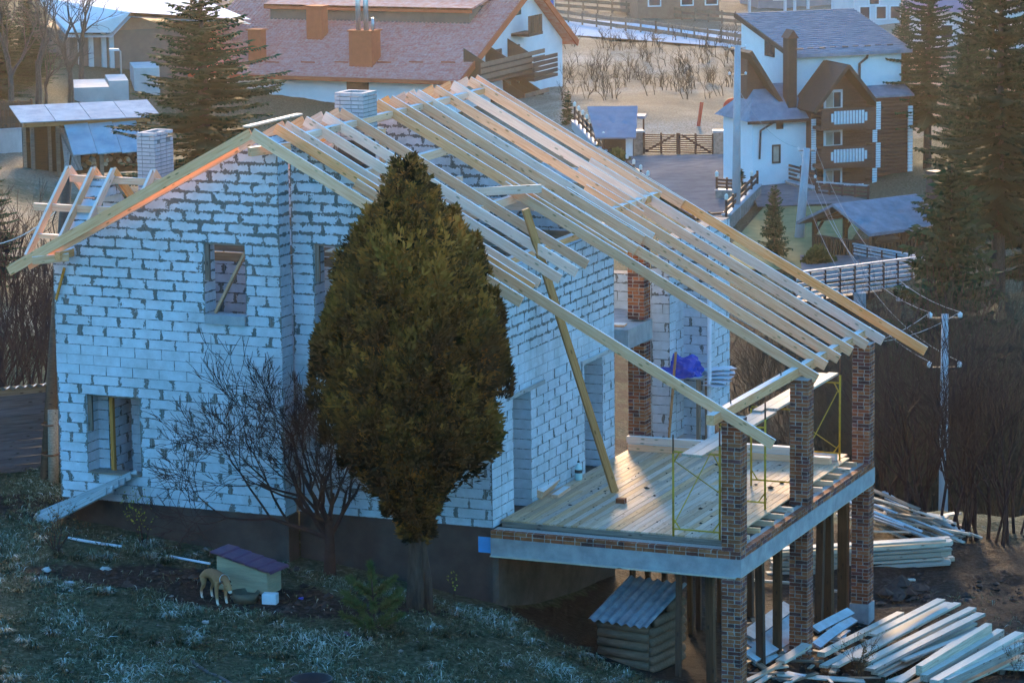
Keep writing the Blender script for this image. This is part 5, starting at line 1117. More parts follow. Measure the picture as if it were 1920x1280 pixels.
# ---- hotel with the red roof
hp = pz(862, 208, 0); HD = 208/math.cos(PITCH)
E0 = at(862, 152, 211); T0 = onX(985, -8, E0.x); hs = 211/F_PX
hotel = thing('hotel', 'large white hotel with red tiled roof and brown balconies', 'hotel', (E0.x, E0.y, E0.z))
k_ = (T0.z-E0.z)/(T0.y-E0.y); RL = 19.0; HB = 15.5          # roof run and building depth
YR = 12.5; ZR = k_*YR
def rz_(y): return k_*y if y < YR else ZR-(y-YR)*.6
mb = MB(); W0 = -21.0
mb.mesh_from([(W0, -.0, 0), (.0, 0, 0), (0, YR, ZR), (W0, YR, ZR), (0, 20, ZR-4.5), (W0, 20, ZR-4.5)], [(0, 1, 2, 3), (3, 2, 4, 5)])
v2 = [(v[0], v[1], v[2]-.22) for v in mb.v]; n0 = len(mb.v); mb.mesh_from(v2, [(3, 2, 1, 0), (5, 4, 2, 3), ]); mb.build('roof', 'red_tile', hotel)
# tile ribs across and along the roof so the tiles read
mb = MB()
for i in range(46):
    y = .1+i*.27; mb.bar((W0+.05, y, rz_(y)+.01), (-.05, y, rz_(y)+.01), .07, .05)
for i in range(72):
    x = W0+.15+i*.29; mb.bar((x, .05, .015), (x, YR-.05, ZR+.015), .10, .05)
tag(mb.build('tile_ribs', 'red_tile', hotel), kind='stuff')
MB().bar((W0, -.06, -.14), (.0, -.06, -.14), .12, .26).build('gutter', 'red_trim', hotel); MB().bar((.06, 0, -.12), (.06, YR, ZR-.12), .10, .42).build('verge_board', 'red_trim', hotel); MB().bar((.06, YR, ZR-.12), (.06, 20, ZR-4.62), .10, .42).build('verge_board', 'red_trim', hotel)
FL = -11.0
MB().mesh_from([(W0+.5, .9, FL), (-.7, .9, FL), (-.7, .9, k_*.9-.25), (W0+.5, .9, k_*.9-.25), (W0+.5, 1.3, FL), (-.7, 1.3, FL), (-.7, 1.3, k_*1.3-.25), (W0+.5, 1.3, k_*1.3-.25)], [(0, 1, 2, 3), (7, 6, 5, 4), (1, 5, 6, 2), (4, 0, 3, 7)]) if False else None
mb = MB(); mb.box(W0+.5, -.7, .9, 1.3, FL, .1); mb.build('front_wall', 'white_render', hotel)
mb = MB(); mb.prism([(.91, FL), (19, FL), (19, ZR-4.3), (YR, ZR-.3), (.91, .15)], Matrix.Translation((-.702, 0, 0)) @ Matrix(((0, -1, 0, 0), (1, 0, 0, 0), (0, 0, 1, 0), (0, 0, 0, 1))), .35); mb.build('gable_end_wall', 'white_render', hotel)
def hl(px, py, X=None, y=None):           # pixel -> hotel local on plane X (or y)
    p = onX(px, py, E0.x+(X if X is not None else -.7)) if y is None else onY(px, py, E0.y+y); return p-E0
for (x0, x1, y0, y1) in ((466, 490, 58, 118), (575, 604, 14, 75), (655, 698, 60, 126)):
    ym = 0
    for it in range(30): c = hl(x0, y1, y=ym); ym += (c.z-k_*ym)/(-.0-k_) * -.2 if False else 0
    # find the roof depth where the chimney foot meets the roof
    best = min(np.linspace(.3, 11, 200), key=lambda q: abs(hl((x0+x1)/2, y1, y=q).z-rz_(q))); a = hl(x0, y1, y=best); b_ = hl(x1, y1, y=best); t = hl(x0, y0, y=best)
    ch = MB().box(a.x, b_.x, best, best+(b_.x-a.x)*.8, a.z-.6, t.z).build('chimney', 'red_chimney', hotel)
    MB().box(a.x-.1, b_.x+.1, best-.1, best+(b_.x-a.x)*.8+.1, t.z, t.z+.10).build('chimney_cap', 'red_trim', ch)
    if x0 == 655:
        for q in (.28, .62): MB().tube([(a.x+(b_.x-a.x)*q, best+.5, t.z), (a.x+(b_.x-a.x)*q, best+.5, t.z+3.4)], .17, 10).build('flue_pipe', 'steel', ch, smooth=True)
        MB().tube([(b_.x-.2, best+.6, t.z), (b_.x-.2, best+.6, t.z+.9)], .10, 8).build('flue_pipe', 'steel', ch, smooth=True)
for px in (510, 577, 640, 720, 780, 840):
    best = min(np.linspace(.3, 11, 300), key=lambda q: abs(hl(px, 119, y=q).z-rz_(q))); c = hl(px, 119, y=best); MB().box(c.x-.5, c.x+.5, best, best+.05, c.z+.02, c.z+.12).build('snow_guard', 'red_trim', hotel)
q0 = min(np.linspace(.3, 12, 300), key=lambda q: abs(hl(700, 41, y=q).z-rz_(q))); a = hl(507, 40, y=q0); b_ = hl(880, 40, y=q0); t = hl(700, 12, y=q0)
do = MB().box(a.x, b_.x, q0, q0+3.6, a.z-.4, t.z).build('shed_dormer', 'barn_wall', hotel)
mb = MB(); mb.box(a.x-.3, b_.x+.3, q0-.35, q0-.2, t.z-.30, t.z+.02); mb.build('dormer_fascia', 'red_trim', do); mb = MB(); mb.mesh_from([(a.x-.3, q0-.35, t.z+.03), (b_.x+.3, q0-.35, t.z+.03), (b_.x+.3, q0+4.2, t.z+.75), (a.x-.3, q0+4.2, t.z+.75), (a.x-.3, q0-.35, t.z-.1), (b_.x+.3, q0-.35, t.z-.1), (b_.x+.3, q0+4.2, t.z+.6), (a.x-.3, q0+4.2, t.z+.6)], [(0, 1, 2, 3), (7, 6, 5, 4), (0, 4, 5, 1), (1, 5, 6, 2), (2, 6, 7, 3), (3, 7, 4, 0)]); mb.build('dormer_roof', 'red_tile', do)
c = hl(517, 193, y=.9); MB().box(c.x-.15, c.x+.15, .7, .88, c.z-.2, c.z+.3).build('wall_lantern', 'dark_metal', hotel)
c = hl(650, 146, y=.9); d = hl(692, 172, y=.9); MB().box(c.x, d.x, .86, .89, d.z-2, c.z-.1).build('brown_panel', 'brown_log', hotel)
for (x0, x1, y0, y1) in ((925, 939, 91, 122), (958, 973, 83, 110), (887, 893, 120, 140), (950, 960, 168, 190), (968, 985, 162, 190), (962, 975, 10, 30)):
    a = hl(x0, y1, X=-.7); b_ = hl(x1, y0, X=-.7); w = MB().box(-.69, -.62, a.y, b_.y, a.z, b_.z).build('window', 'brown_trim', hotel); MB().box(-.619, -.60, a.y+.12, b_.y-.12, a.z+.12, b_.z-.12).build('pane', 'glass', w)
for (x0, y0, x1, y1, X, hh) in ((903, 150, 1022, 122, 1.1, 1.0), (985, 205, 1030, 195, 1.1, 1.0), (960, 232, 1022, 218, 1.1, 1.0)):
    a = hl(x0, y0, X=X); b_ = hl(x1, y1, X=X); z = min(a.z, b_.z); bal = MB().box(-.7, X, a.y, b_.y, z-.30, z-.12).build('balcony', 'brown_trim', hotel)
    for j in range(3): MB().box(X-.06, X, a.y, b_.y, z+.02+j*.40, z+.30+j*.40).build('balcony_board', 'balcony_wood', bal)
    for j in (.12, .45, .8):
        y = a.y+(b_.y-a.y)*j; MB().prism([(-.7, z-.1), (X-.07, z-.1), (X-.07, z+.9), (-.7, z+1.9)], Matrix.Translation((0, y, 0)), .06).build('balcony_screen', 'brown_trim', bal)
a = hl(1002, 145, X=1.6); b_ = hl(1046, 132, X=1.6); bal = MB().box(-.7, 1.6, a.y, b_.y, a.z-.3, a.z-.1).build('corner_balcony', 'brown_trim', hotel)
for j in range(4): MB().box(1.54, 1.6, a.y, b_.y, a.z+j*.33, a.z+j*.33+.25).build('balcony_board', 'brown_trim', bal)
a = hl(992, 64, X=.6); b_ = hl(1018, 58, X=.6); bal = MB().box(-.7, .6, a.y, b_.y, a.z-.2, a.z).build('attic_balcony', 'brown_trim', hotel)
for j in range(5): y = a.y+(b_.y-a.y)*(j+.1)/5; MB().box(.52, .6, y, y+(b_.y-a.y)/7, a.z, a.z+1.15).build('balcony_board', 'brown_trim', bal)
b0 = onG(1040, 72); fl = thing('flag', 'blue and yellow flag hanging on a pole behind the hotel', 'flag', b0); hh = ptop(1040, -20, b0)
MB().tube([(0, 0, 0), (0, 0, hh)], .06, 6).build('flagpole', 'steel', fl); s_ = ptop(1040, 45, b0); t_ = ptop(1040, 0, b0)
for nm, mt, u0, u1 in (('blue_half', 'flag_blue', .0, .5), ('yellow_half', 'flag_yellow', .5, 1.0)):
    mb = MB(); mb.mesh_from([(-.05-.6*u*math.cos(VANG), .1*math.sin(v*7+u*4)-.6*u*math.sin(VANG), t_+(s_-t_)*v) for v in np.linspace(0, 1, 9) for u in np.linspace(u0, u1, 4)], [(j*4+i, j*4+i+1, j*4+i+5, j*4+i+4) for j in range(8) for i in range(3)]); mb.build(nm, mt, fl)
# ---- guesthouse of white render and brown logs
p, s, an = site(1483, 345, 20); gh = thing('guesthouse', 'tall guesthouse with white upper floor, brown log bays and frosty grey roof', 'house', p, an)
U = lambda px: px*s; co = math.cos(R_(20))
def gx(px): return (px-1483)*s/co
def gzv(py, px=1483): return (345-.045*(px-1483)-py)*s
ze = gzv(97); dep = 78*s/math.sin(R_(20)); zr = ze+1.45; xr = gx(1697)
MB().prism([(0, -1), (dep, -1), (dep, zr-.15), (0, ze-.15)], Matrix(((0, 1, 0, 0), (1, 0, 0, 0), (0, 0, 1, 0), (0, 0, 0, 1))), xr).build('white_wall', 'white_render', gh)
mb = MB(); mb.mesh_from([(-.25, -.55, ze-.1), (xr+.4, -.55, ze-.1), (xr+.4, dep+.3, zr+.1), (-.25, dep+.3, zr+.1), (-.25, -.55, ze-.3), (xr+.4, -.55, ze-.3), (xr+.4, dep+.3, zr-.1), (-.25, dep+.3, zr-.1)], [(0, 1, 2, 3), (7, 6, 5, 4), (0, 4, 5, 1), (1, 5, 6, 2), (2, 6, 7, 3), (3, 7, 4, 0)]); rf = mb.build('roof', 'grey_tile', gh)
for i in range(22): t = (i+.5)/22; MB().bar((-.24, -.5+(dep+.75)*t, ze-.08+(zr-ze+.2)*t), (xr+.38, -.5+(dep+.75)*t, ze-.08+(zr-ze+.2)*t), .06, .06).build('tile_row', 'grey_tile', rf)
for i in range(9): x = .4+i*(xr-.5)/9; MB().box(x, x+.35, .15+.12*(i % 2), .20+.12*(i % 2), ze+.02, ze+.14).build('snow_guard', 'dark_metal', rf)
MB().bar((-.27, -.55, ze-.2), (-.27, dep+.3, zr), .08, .26).build('verge_board', 'brown_trim', rf)
x = gx(1614); MB().tube([(x+.5, -.05, ze-.3), (x+.45, -.08, ze-.5), (x, -.1, ze-.8), (x, -.1, gzv(170, 1614))], .07, 6).build('downpipe', 'dark_metal', gh)
y0_, y1_ = 2.1, 3.3; w = MB().box(-.06, .0, y0_, y1_, gzv(114), gzv(83)).build('window', 'brown_trim', gh)
for yy in (y0_+.08, y0_+.64): MB().box(-.075, -.061, yy, yy+.48, gzv(112), gzv(85)).build('pane', 'glass', w)
# brown log body
x0, x1 = gx(1600), xr; zt = gzv(176, 1650); lg = MB().box(x0, x1, -.9, -.01, -1, zt).build('log_wall', 'brown_log', gh)
n_ = int((zt+.3)/.2)
for i in range(n_): MB().tube([(x0, -.92, -.2+i*.2), (x1, -.92, -.2+i*.2)], .105, 6).build('log', 'brown_log', lg)
mb = MB(); mb.mesh_from([(x0, -1.2, zt), (x1+.2, -1.2, zt), (x1+.2, 0, zt+.45), (x0, 0, zt+.45), (x0, -1.2, zt-.1), (x1+.2, -1.2, zt-.1), (x1+.2, 0, zt+.35), (x0, 0, zt+.35)], [(0, 1, 2, 3), (7, 6, 5, 4), (0, 4, 5, 1), (1, 5, 6, 2), (3, 7, 4, 0)]); mb.build('lean_to_roof', 'grey_tile', gh)
# chalet bay with balconies
bx0, bx1 = gx(1494), gx(1601); bm_ = (bx0+bx1)/2; yb = -1.7; zp = gzv(108, 1540)-.25; zev = gzv(186, 1540); yf = yb-1.3
bw = MB().prism([(bx0, -1), (bx1, -1), (bx1, zev), (bm_, zp-.2), (bx0, zev)], Matrix.Translation((0, yb, 0)), 1.7).build('bay_wall', 'brown_log', gh)
for i in range(int((zev+.4)/.2)): MB().tube([(bx0, yb-.01, -.2+i*.2), (bx1, yb-.01, -.2+i*.2)], .105, 6).build('log', 'brown_log', bw)
for sgn, xe in ((-1, bx0-.35), (1, bx1+.35)):
    mb = MB(); mb.bar((bm_, (yf+.2)/2-.0, zp+.05), (xe, (yf+.2)/2, zev-.35), abs(yf)+.1, .18); mb.build('bay_roof', 'brown_trim', gh)
for (za, zb) in ((gzv(232, 1540), gzv(193, 1540)), (gzv(303, 1540), gzv(264, 1540)), (gzv(345, 1540)-.2, gzv(330, 1540))):
    bal = MB().box(bx0, bx1, yf, yb-.11, za, za+.16).build('balcony', 'brown_log', gh)
    for j in range(4): MB().box(bx0, bx1, yf-.05, yf, za+.17+j*(zb-za-.17)/4, za+.17+(j+.93)*(zb-za-.17)/4).build('parapet_board', 'brown_log', bal)
    MB().box(bx1-.06, bx1, yf, yb, za+.17, zb).build('parapet_end', 'brown_log', bal)
    n_ = 12
    for j in range(n_):
        xx = bx0+.55+(bx1-bx0-1.1)*j/n_; e_ = .12 if j in (0, n_-1) else 0
        MB().box(xx, xx+.12, yf-.10, yf-.052, za+.30+e_, zb-.12-e_).build('baluster', 'white_paint', bal)
for (a, b_) in ((gzv(196, 1540), gzv(162, 1540)), (gzv(266, 1540), gzv(236, 1540)), (gzv(345, 1540), gzv(308, 1540))):
    xa, xb = gx(1517), gx(1553); w = MB().box(xa, xb, yb-.17, yb-.12, a, b_).build('window', 'white_paint', gh)
    for j in (0, 1): MB().box(xa+.13+j*(xb-xa-.2)/2, xa+.07+(j+1)*(xb-xa-.2)/2, yb-.20, yb-.171, a+.05, b_-.14).build('pane', 'curtain' if j == 0 else 'glass', w)
for xx, a, b_, n_ in ((bx1-.1, gzv(232, 1600), gzv(180, 1600), 12), (bx1-.3, gzv(255, 1600), gzv(232, 1600), 6), (bx1-.1, gzv(303, 1600), gzv(256, 1600), 11), (bx1-.3, gzv(345, 1600), gzv(303, 1600), 9), (bx0-.02, gzv(205), gzv(186), 5), (bx0-.05, gzv(312), gzv(216), 22), (xr-.1, gzv(345, 1690), gzv(195, 1690), 24)):
    for j in range(n_): z = a+(b_-a)*j/n_; MB().box(xx, xx+.26, (yf-.14 if 'x' and xx > bx1-.5 and xx < bx1+.1 else yb-.25 if xx < 1 else -1.12), (yf-.10 if xx > bx1-.5 and xx < bx1+.1 else yb-.20 if xx < 1 else -1.03), z, z+(b_-a)/n_*.8).build('corner_block', 'white_paint', gh)
# low white wing, chimney, left roof
lx0 = gx(1391); zl = gzv(220, 1440); wg = MB().box(lx0, bx0-.02, -1.2, 2.6, -1.5, zl).build('low_wing_wall', 'white_render', gh)
mb = MB(); mb.mesh_from([(lx0-.4, -1.6, zl), (bx0, -1.6, zl), (bx0, 2.9, zl), (lx0-.4, 2.9, zl), (lx0+.9, .6, zl+1.75), (bx0-.1, .6, zl+1.75)], [(0, 1, 5, 4), (1, 2, 5), (2, 3, 4, 5), (3, 0, 4), (3, 2, 1, 0)]); mb.build('low_wing_roof', 'grey_tile', gh); MB().bar((lx0-.45, -1.62, zl-.03), (bx0, -1.62, zl-.03), .10, .16).build('gutter', 'brown_trim', gh)
for (xa, xb, a, b_) in ((1428, 1444, 301, 266), (1436, 1449, 237, 222)):
    w = MB().box(gx(xa), gx(xb), -1.26, -1.205, gzv(a, xa), gzv(b_, xa)).build('window', 'brown_trim', gh)
    if a > 300: MB().box(gx(xa)+.06, gx(xb)-.12, -1.28, -1.261, gzv(a, xa)+.1, gzv(b_, xa)-.1).build('pane', 'curtain', w)
MB().tube([(gx(1430), -1.3, zl-.1), (gx(1405), -1.3, zl-.5), (gx(1403), -1.3, gzv(292, 1403))], .06, 6).build('downpipe', 'dark_metal', gh)
xc = gx(1464); ck = MB().box(xc, xc+17*s, -.9, -.2, 2.5, gzv(70, 1470)).build('chimney', 'brown_trim', gh); MB().prism([(xc-.08, 0), (xc+17*s+.08, 0), (xc+8.5*s, .45)], Matrix.Translation((0, -1.0, gzv(70, 1470))), .9).build('chimney_cap', 'brown_log', ck)
mb = MB(); mb.bar((gx(1398), .8, gzv(96, 1398)), (gx(1466), .8, gzv(204, 1466)), 2.6, .22); mb.build('side_roof', 'brown_trim', gh)
MB().prism([(gx(1402), gzv(205, 1402)), (gx(1462), gzv(205, 1462)), (gx(1404), gzv(108, 1404))], Matrix.Translation((0, .3, 0)), 1.6).build('side_gable', 'brown_log', gh)
# ---- gazebo
p, s, an = site(1520, 478, 36); gb = thing('gazebo', 'open wooden gazebo with blue grey shingle roof on the lawn', 'gazebo', p, an)
LX, LY = 165*s, 175*s; hz = 66*s; hp_ = 108*s           # ridge along local x
lo = Vector((0, 0, 0)); ym = -LY/2
for xx in (0.15, LX*.5, LX-.15):
    for yy in (-.1, -LY+.3):
        MB().box(xx-.09, xx+.09, yy-.09, yy+.09, -.3, hz).build('post', 'dark_timber', gb); MB().bar((xx, yy, hz-.7), (xx+(.5 if xx < LX*.6 else -.5), yy, hz-.1), .09, .10).build('brace', 'dark_timber', gb)
for yy in (-.1, -LY+.3): MB().box(0, LX, yy-.09, yy+.09, hz, hz+.16).build('plate', 'dark_timber', gb)
for sg in (-1, 1):
    mb = MB(); ye = ym+sg*(LY/2+.35); mb.mesh_from([(-.6, ym, hp_), (LX+.5, ym, hp_), (LX+.5, ye, hz-.05), (-.6, ye, hz-.05), (-.6, ym, hp_-.14), (LX+.5, ym, hp_-.14), (LX+.5, ye, hz-.19), (-.6, ye, hz-.19)], [(0, 1, 2, 3), (7, 6, 5, 4), (0, 3, 7, 4), (1, 5, 6, 2), (2, 6, 7, 3)]); mb.build('roof', 'slate_shingle', gb)
for t in (.15, .4, .65, .9): 
    for sg in (-1, 1): MB().bar((LX*t, ym, hp_-.2), (LX*t, ym+sg*(LY/2), hz), .08, .12).build('rafter', 'dark_timber', gb)
for a, b_ in (((.15, -.1), (.15, -LY+.3)), ((.15, -LY+.3), (LX-.15, -LY+.3)), ((LX-.15, -.1), (LX-.15, -LY+.3))):
    for z in (.12, .95): MB().bar((*a, z), (*b_, z), .08, .09).build('rail', 'dark_timber', gb)
    n_ = 18
    for i in range(n_): t = (i+.5)/n_; x_, y_ = a[0]+(b_[0]-a[0])*t, a[1]+(b_[1]-a[1])*t; MB().box(x_-.05, x_+.05, y_-.05, y_+.05, .12, .95).build('baluster', 'dark_timber', gb)
MB().box(.6, LX-.6, ym-.5, ym+.5, .70, .76).build('table_top', 'dark_timber', gb); MB().box(LX*.5-.1, LX*.5+.1, ym-.1, ym+.1, 0, .7).build('table_leg', 'dark_timber', gb); MB().box(-.1, LX+.1, -LY+.1, .1, -.5, .0).build('floor', 'stone', gb)
mb = MB(); mb.box(LX+.6, LX+2.9, ym-1.6, ym+1.2, hz+.15, hz+.28); mb.build('side_roof', 'slate_shingle', gb); MB().box(LX+1.5, LX+2.1, ym-.2, ym+.4, hz+.2, hz+2.0).build('stove_chimney', 'dark_metal', gb)
for xx, yy in ((LX+.8, ym-1.4), (LX+2.7, ym-1.4), (LX+2.7, ym+1.0)): MB().box(xx-.08, xx+.08, yy-.08, yy+.08, -.3, hz+.15).build('post', 'dark_timber', gb)
# ---- gate hut, gate, walls
p, s, an = site(1128, 300, -6); ht = thing('gate_hut', 'small brown hut with mauve grey roof left of the yard gate', 'hut', p, an)
MB().box(0, 58*s, .3, 2.6, -.5, 48*s).build('wall', 'brown_trim', ht); MB().box(45*s, 58*s, .24, .3, -.2, 44*s).build('door', 'white_paint', ht)
mb = MB(); mb.mesh_from([(-.3, -.6, 45*s), (66*s, -.6, 45*s), (62*s, 3.0, 91*s), (-34*s, 3.0, 90*s), (-.3, -.6, 42*s), (66*s, -.6, 42*s), (62*s, 3.0, 87*s), (-34*s, 3.0, 86*s)], [(0, 1, 2, 3), (7, 6, 5, 4), (0, 4, 5, 1), (1, 5, 6, 2), (2, 6, 7, 3), (3, 7, 4, 0)]); mb.build('roof', 'hut_roof', ht)
mb = MB(); mb.box(50*s, 78*s, 2.0, 3.4, 70*s, 75*s); mb.build('side_roof', 'hut_roof', ht); MB().box(73*s, 76*s, 2.2, 2.4, 0, 70*s).build('side_post', 'brown_trim', ht)
A = onG(1208, 290); B = onG(1337, 288); D_g = (B-A); gt = thing('yard_gate', 'brown double gate of horizontal slats closing the yard', 'gate', A, math.atan2(D_g.y, D_g.x)); Lg = D_g.xy.length; hg = 42*(A-CAM).dot(_fw)/F_PX
for i in range(9): z = .15+(hg-.2)*i/9; MB().box(0, Lg, -.03, .03, z, z+(hg-.2)/9*.62).build('slat', 'fence_brown', gt)
for x in (.0, Lg*.25, Lg*.5-.06, Lg*.5+.06, Lg*.75, Lg): MB().box(x-.06, x+.06, -.08, -.031, .05, hg).build('upright', 'fence_brown', gt)
for a, b_ in (((.1, .2), (Lg*.45, hg-.1)), ((Lg*.55, hg-.1), (Lg-.1, .2))): MB().bar((a[0], -.1, a[1]), (b_[0], -.1, b_[1]), .05, .12).build('diagonal', 'fence_brown', gt)
for (x0, x1, lb) in ((1186, 1206, 'stone gate pillar on the hut side of the gate'), (1339, 1378, 'wide stone gate pillar beside the concrete pole')):
    a = onG(x0, 291); b_ = onG(x1, 289); o = thing('gate_pillar', lb, 'pillar', a, math.atan2((b_-a).y, (b_-a).x)); L_ = (b_-a).xy.length; MB().box(0, L_, 0, .5, -.5, hg).build('masonry', 'stone', o); MB().box(-.08, L_+.08, -.08, .58, hg, hg+.12).build('cap', 'frost_rail', o)
h1 = 24*s
def R2(*a): return onG(*a)
railing('yard_fence', 'brown slat fence on a stone base before the white guesthouse wing', R2(1370, 322), R2(1530, 366), 28*s, 7, 4, base='stone', base_h=.35)
railing('yard_fence', 'dark lattice fence with frosty rail at the guesthouse corner', R2(1532, 372), R2(1628, 380), 26*s, 5, 4, cap='frost_rail')
railing('planter_fence', 'short slat fence on the small stone planter in the yard', R2(1344, 378), R2(1382, 380), 18*s, 3, 3, base='stone', base_h=.6, lamps=(0,))
railing('planter_fence', 'lamp post fence on the retaining wall right of the yard', R2(1362, 430), R2(1420, 372), 20*s, 6, 2, base='stone', base_h=.7, lamps=(0, 2, 4))
railing('planter_fence', 'low slat fence in the yard seen just above the long rafters', R2(1300, 432), R2(1360, 428), 18*s, 3, 3, base='stone', base_h=.2)
railing('lamp_fence', 'slim fence with a row of lanterns along the hotel steps', R2(1078, 242), R2(1132, 300), 24*s, 8, 2, base='pale_concrete', base_h=.5, lamps=tuple(range(8)))
railing('lamp_fence', 'lantern fence running down between hut and rafters', R2(1176, 312), R2(1215, 345), 12*s, 4, 1, lamps=(0, 1, 2, 3))
def br(px, py, D): return at(px, py, D)
Db = 142
railing('bridge_railing', 'front railing of the wooden foot bridge with frosty slats', br(1490, 566, Db-3), br(1735, 532, Db+4), 52*Db/F_PX, 10, 6, rail='frost_rail', cap='frost_rail', base=None)
railing('bridge_railing', 'rear railing of the wooden foot bridge below the gazebo', br(1600, 492, Db+10), br(1738, 520, Db+5), 36*Db/F_PX, 6, 5, rail='frost_rail', cap='frost_rail')
bd = thing('foot_bridge', 'wooden foot bridge deck on concrete posts over the ravine', 'bridge', br(1490, 566, Db-3)); o0 = br(1490, 566, Db-3)
A0, B0, C0, D0_ = [br(*q)-o0 for q in ((1490, 568, Db-3), (1735, 534, Db+4), (1738, 522, Db+7), (1500, 540, Db+3))]
mb = MB(); vs = [A0, B0, C0, D0_]; mb.mesh_from([*vs, *[v-Vector((0, 0, .3)) for v in vs]], [(0, 1, 2, 3), (7, 6, 5, 4), (0, 4, 5, 1), (1, 5, 6, 2), (2, 6, 7, 3), (3, 7, 4, 0)]); mb.build('deck', 'fence_brown', bd)
for px in (1530, 1612, 1692): q = br(px, 560-(px-1530)*.14, Db)-o0; MB().tube([q, q+Vector((0, 0, -6))], .28, 8).build('pier', 'pole_concrete', bd)
# ---- concrete power poles and their wires
def pole(px, ytop, ybase, D, label, lean=0, w=.14):
    t = at(px+lean, ytop, D); b_ = at(px, ybase, D); b_.z = gz(b_.x, b_.y)-.3; o = thing('power_pole', label, 'pole', b_)
    MB().tube([(0, 0, 0), (t-b_)], [w*1.25, w*.85], 8).build('shaft', 'pole_concrete', o, smooth=True); pts = []
    for z, r in ((-.12, .40), (-1.45, .40)):
        MB().bar((t-b_)+Vector((0, 0, z))-_rt*r, (t-b_)+Vector((0, 0, z))+_rt*r, .035, .04).build('crossarm', 'dark_metal', o)
        for sg in (-1, 1): q = (t-b_)+Vector((0, 0, z))+_rt*r*sg; MB().lathe([(0, 0), (.06, .02), (.07, .12), (0, .18)], 8, Matrix.Translation(q)).build('insulator', 'white_plastic', o, smooth=True); pts.append(b_+q+Vector((0, 0, .16)))
    return pts
P1 = pole(1768, 588, 1000, 88, 'near concrete power pole rising from the thicket on the right', 4, .11)
P2 = pole(1497, 278, 490, 158, 'leaning concrete power pole on the lawn beside the gazebo', 16, .2)
P3 = pole(1380, 86, 335, 164, 'tall concrete power pole between yard gate and guesthouse', 3, .19)
def wire(a, b_, sag, lb, g): tag(MB().tube([a.lerp(b_, t)-Vector((0, 0, sag*4*t*(1-t))) for t in np.linspace(0, 1, 18)], .009, 4).build('wire', 'wire_metal'), lb, 'wire', g)
for a, b_, lb in zip(P1, P2, ('upper left wire from the thicket pole to the lawn pole', 'upper right wire from the thicket pole to the lawn pole', 'lower left wire from the thicket pole to the lawn pole', 'lower right wire from the thicket pole to the lawn pole')): wire(a, b_, 1.5, lb, 'wires between thicket pole and lawn pole')
wire(P2[0], P3[2], .8, 'single pale wire from the lawn pole up past the guesthouse', None)
for i, a in enumerate(P1[:2]): wire(a, Vector((.6, 9.3, 3.4+.3*i)), 1.2, ['sagging service wire from the thicket pole to the house, upper', 'sagging service wire from the thicket pole to the house, second'][i], 'service wires to the house')
b0 = onG(1373, 262); rs = thing('round_sign', 'red round sign seen beside the concrete pole', 'sign', b0); c = ptop(1373, 200, b0); MB().lathe([(0, -.03), (.55, -.03), (.55, .03), (0, .03)], 16, Matrix.Translation((0, 0, c)) @ Matrix.Rotation(VANG, 4, 'Z') @ Matrix.Rotation(math.pi/2, 4, 'X')).build('disc', 'red_paint', rs); MB().tube([(0, 0, 0), (0, 0, c-.5)], .05, 6).build('stake', 'steel', rs)
a = onG(1309, 240); t = at(1316, 192, (a-CAM).dot(_fw)); tag(MB().tube([a, t], .12, 6).build('red_stake', 'red_paint'), 'slanted red marker stake on the field behind the gate', 'stake')
# ---- clipped shrubs and planters
def box_bush(px, py, r, lb, seed, name='clipped_shrub', flat=.8):
    p = onG(px, py); o = thing(name, lb, 'shrub', p, 0); rg = np.random.default_rng(seed); L = Leaves(); n_ = 1500; d = nrm(rg.normal(0, 1, (n_, 3))); d[:, 2] = np.abs(d[:, 2]); rr = r*(1+.15*np.sin(d[:, :1]*5+seed))*rg.uniform(.75, 1.02, (n_, 1))
    sprays(L, d*rr*np.array([1, 1, flat*1.3]), d+np.array([0, 0, .3]), r*.28, r*.13, .5+.35*d[:, 2], rg, 2, .5); L.build('foliage', 'box_leaf', o); MB().tube([(0, 0, -.1), (0, 0, r*.6)], r*.08, 5).build('stem', 'bark', o)
for px, py, r, lb in ((1394, 335, .55, 'round clipped shrub nearest the concrete pole before the fence'), (1418, 338, .6, 'second clipped shrub in the row before the slat fence'), (1440, 341, .55, 'third clipped shrub in the row before the slat fence'), (1462, 346, .6, 'rightmost clipped shrub in the row before the slat fence'), (1535, 500, .75, 'round clipped bush on the lawn behind the bridge railing'), (1150, 292, .9, 'yellowish shrub beside the gate hut wall'), (1158, 308, .7, 'lower yellowish shrub in front of the gate hut')): box_bush(px, py, r, lb, px)
# white site banners between the rafters
for (x0, y0, x1, y1, lb) in ((1016, 316, 1098, 342, 'white banner sheet seen between the rafters before the yard'), (1100, 330, 1140, 352, 'smaller white banner sheet beside the first one')):
    a = onG(x0, y1); b_ = onG(x1, y1+4); o = thing('banner', lb, 'banner', a, math.atan2((b_-a).y, (b_-a).x)); L_ = (b_-a).xy.length; MB().box(0, L_, 0, .05, .1, 1.1).build('sheet', 'white_sheet', o)
    for x in (0.05, L_-.05): MB().tube([(x, .1, -.2), (x, .1, 1.2)], .04, 6).build('stake', 'steel', o)
# field fences
def fence_line(pts, lb, h=1.1, n_=8):
    for i, (a, b_) in enumerate(zip(pts[:-1], pts[1:])): railing('field_fence', lb[i], R2(*a), R2(*b_), h, n_, 2, post='timber_x', rail='timber_x', thick=.12)
fence_line([(1040, 40), (1230, 66), (1405, 92)], ['left stretch of the lower rail fence along the pale road', 'right stretch of the lower rail fence along the pale road'])
fence_line([(1040, 16), (1230, 32), (1405, 50)], ['left stretch of the upper rail fence along the pale road', 'right stretch of the upper rail fence along the pale road'])
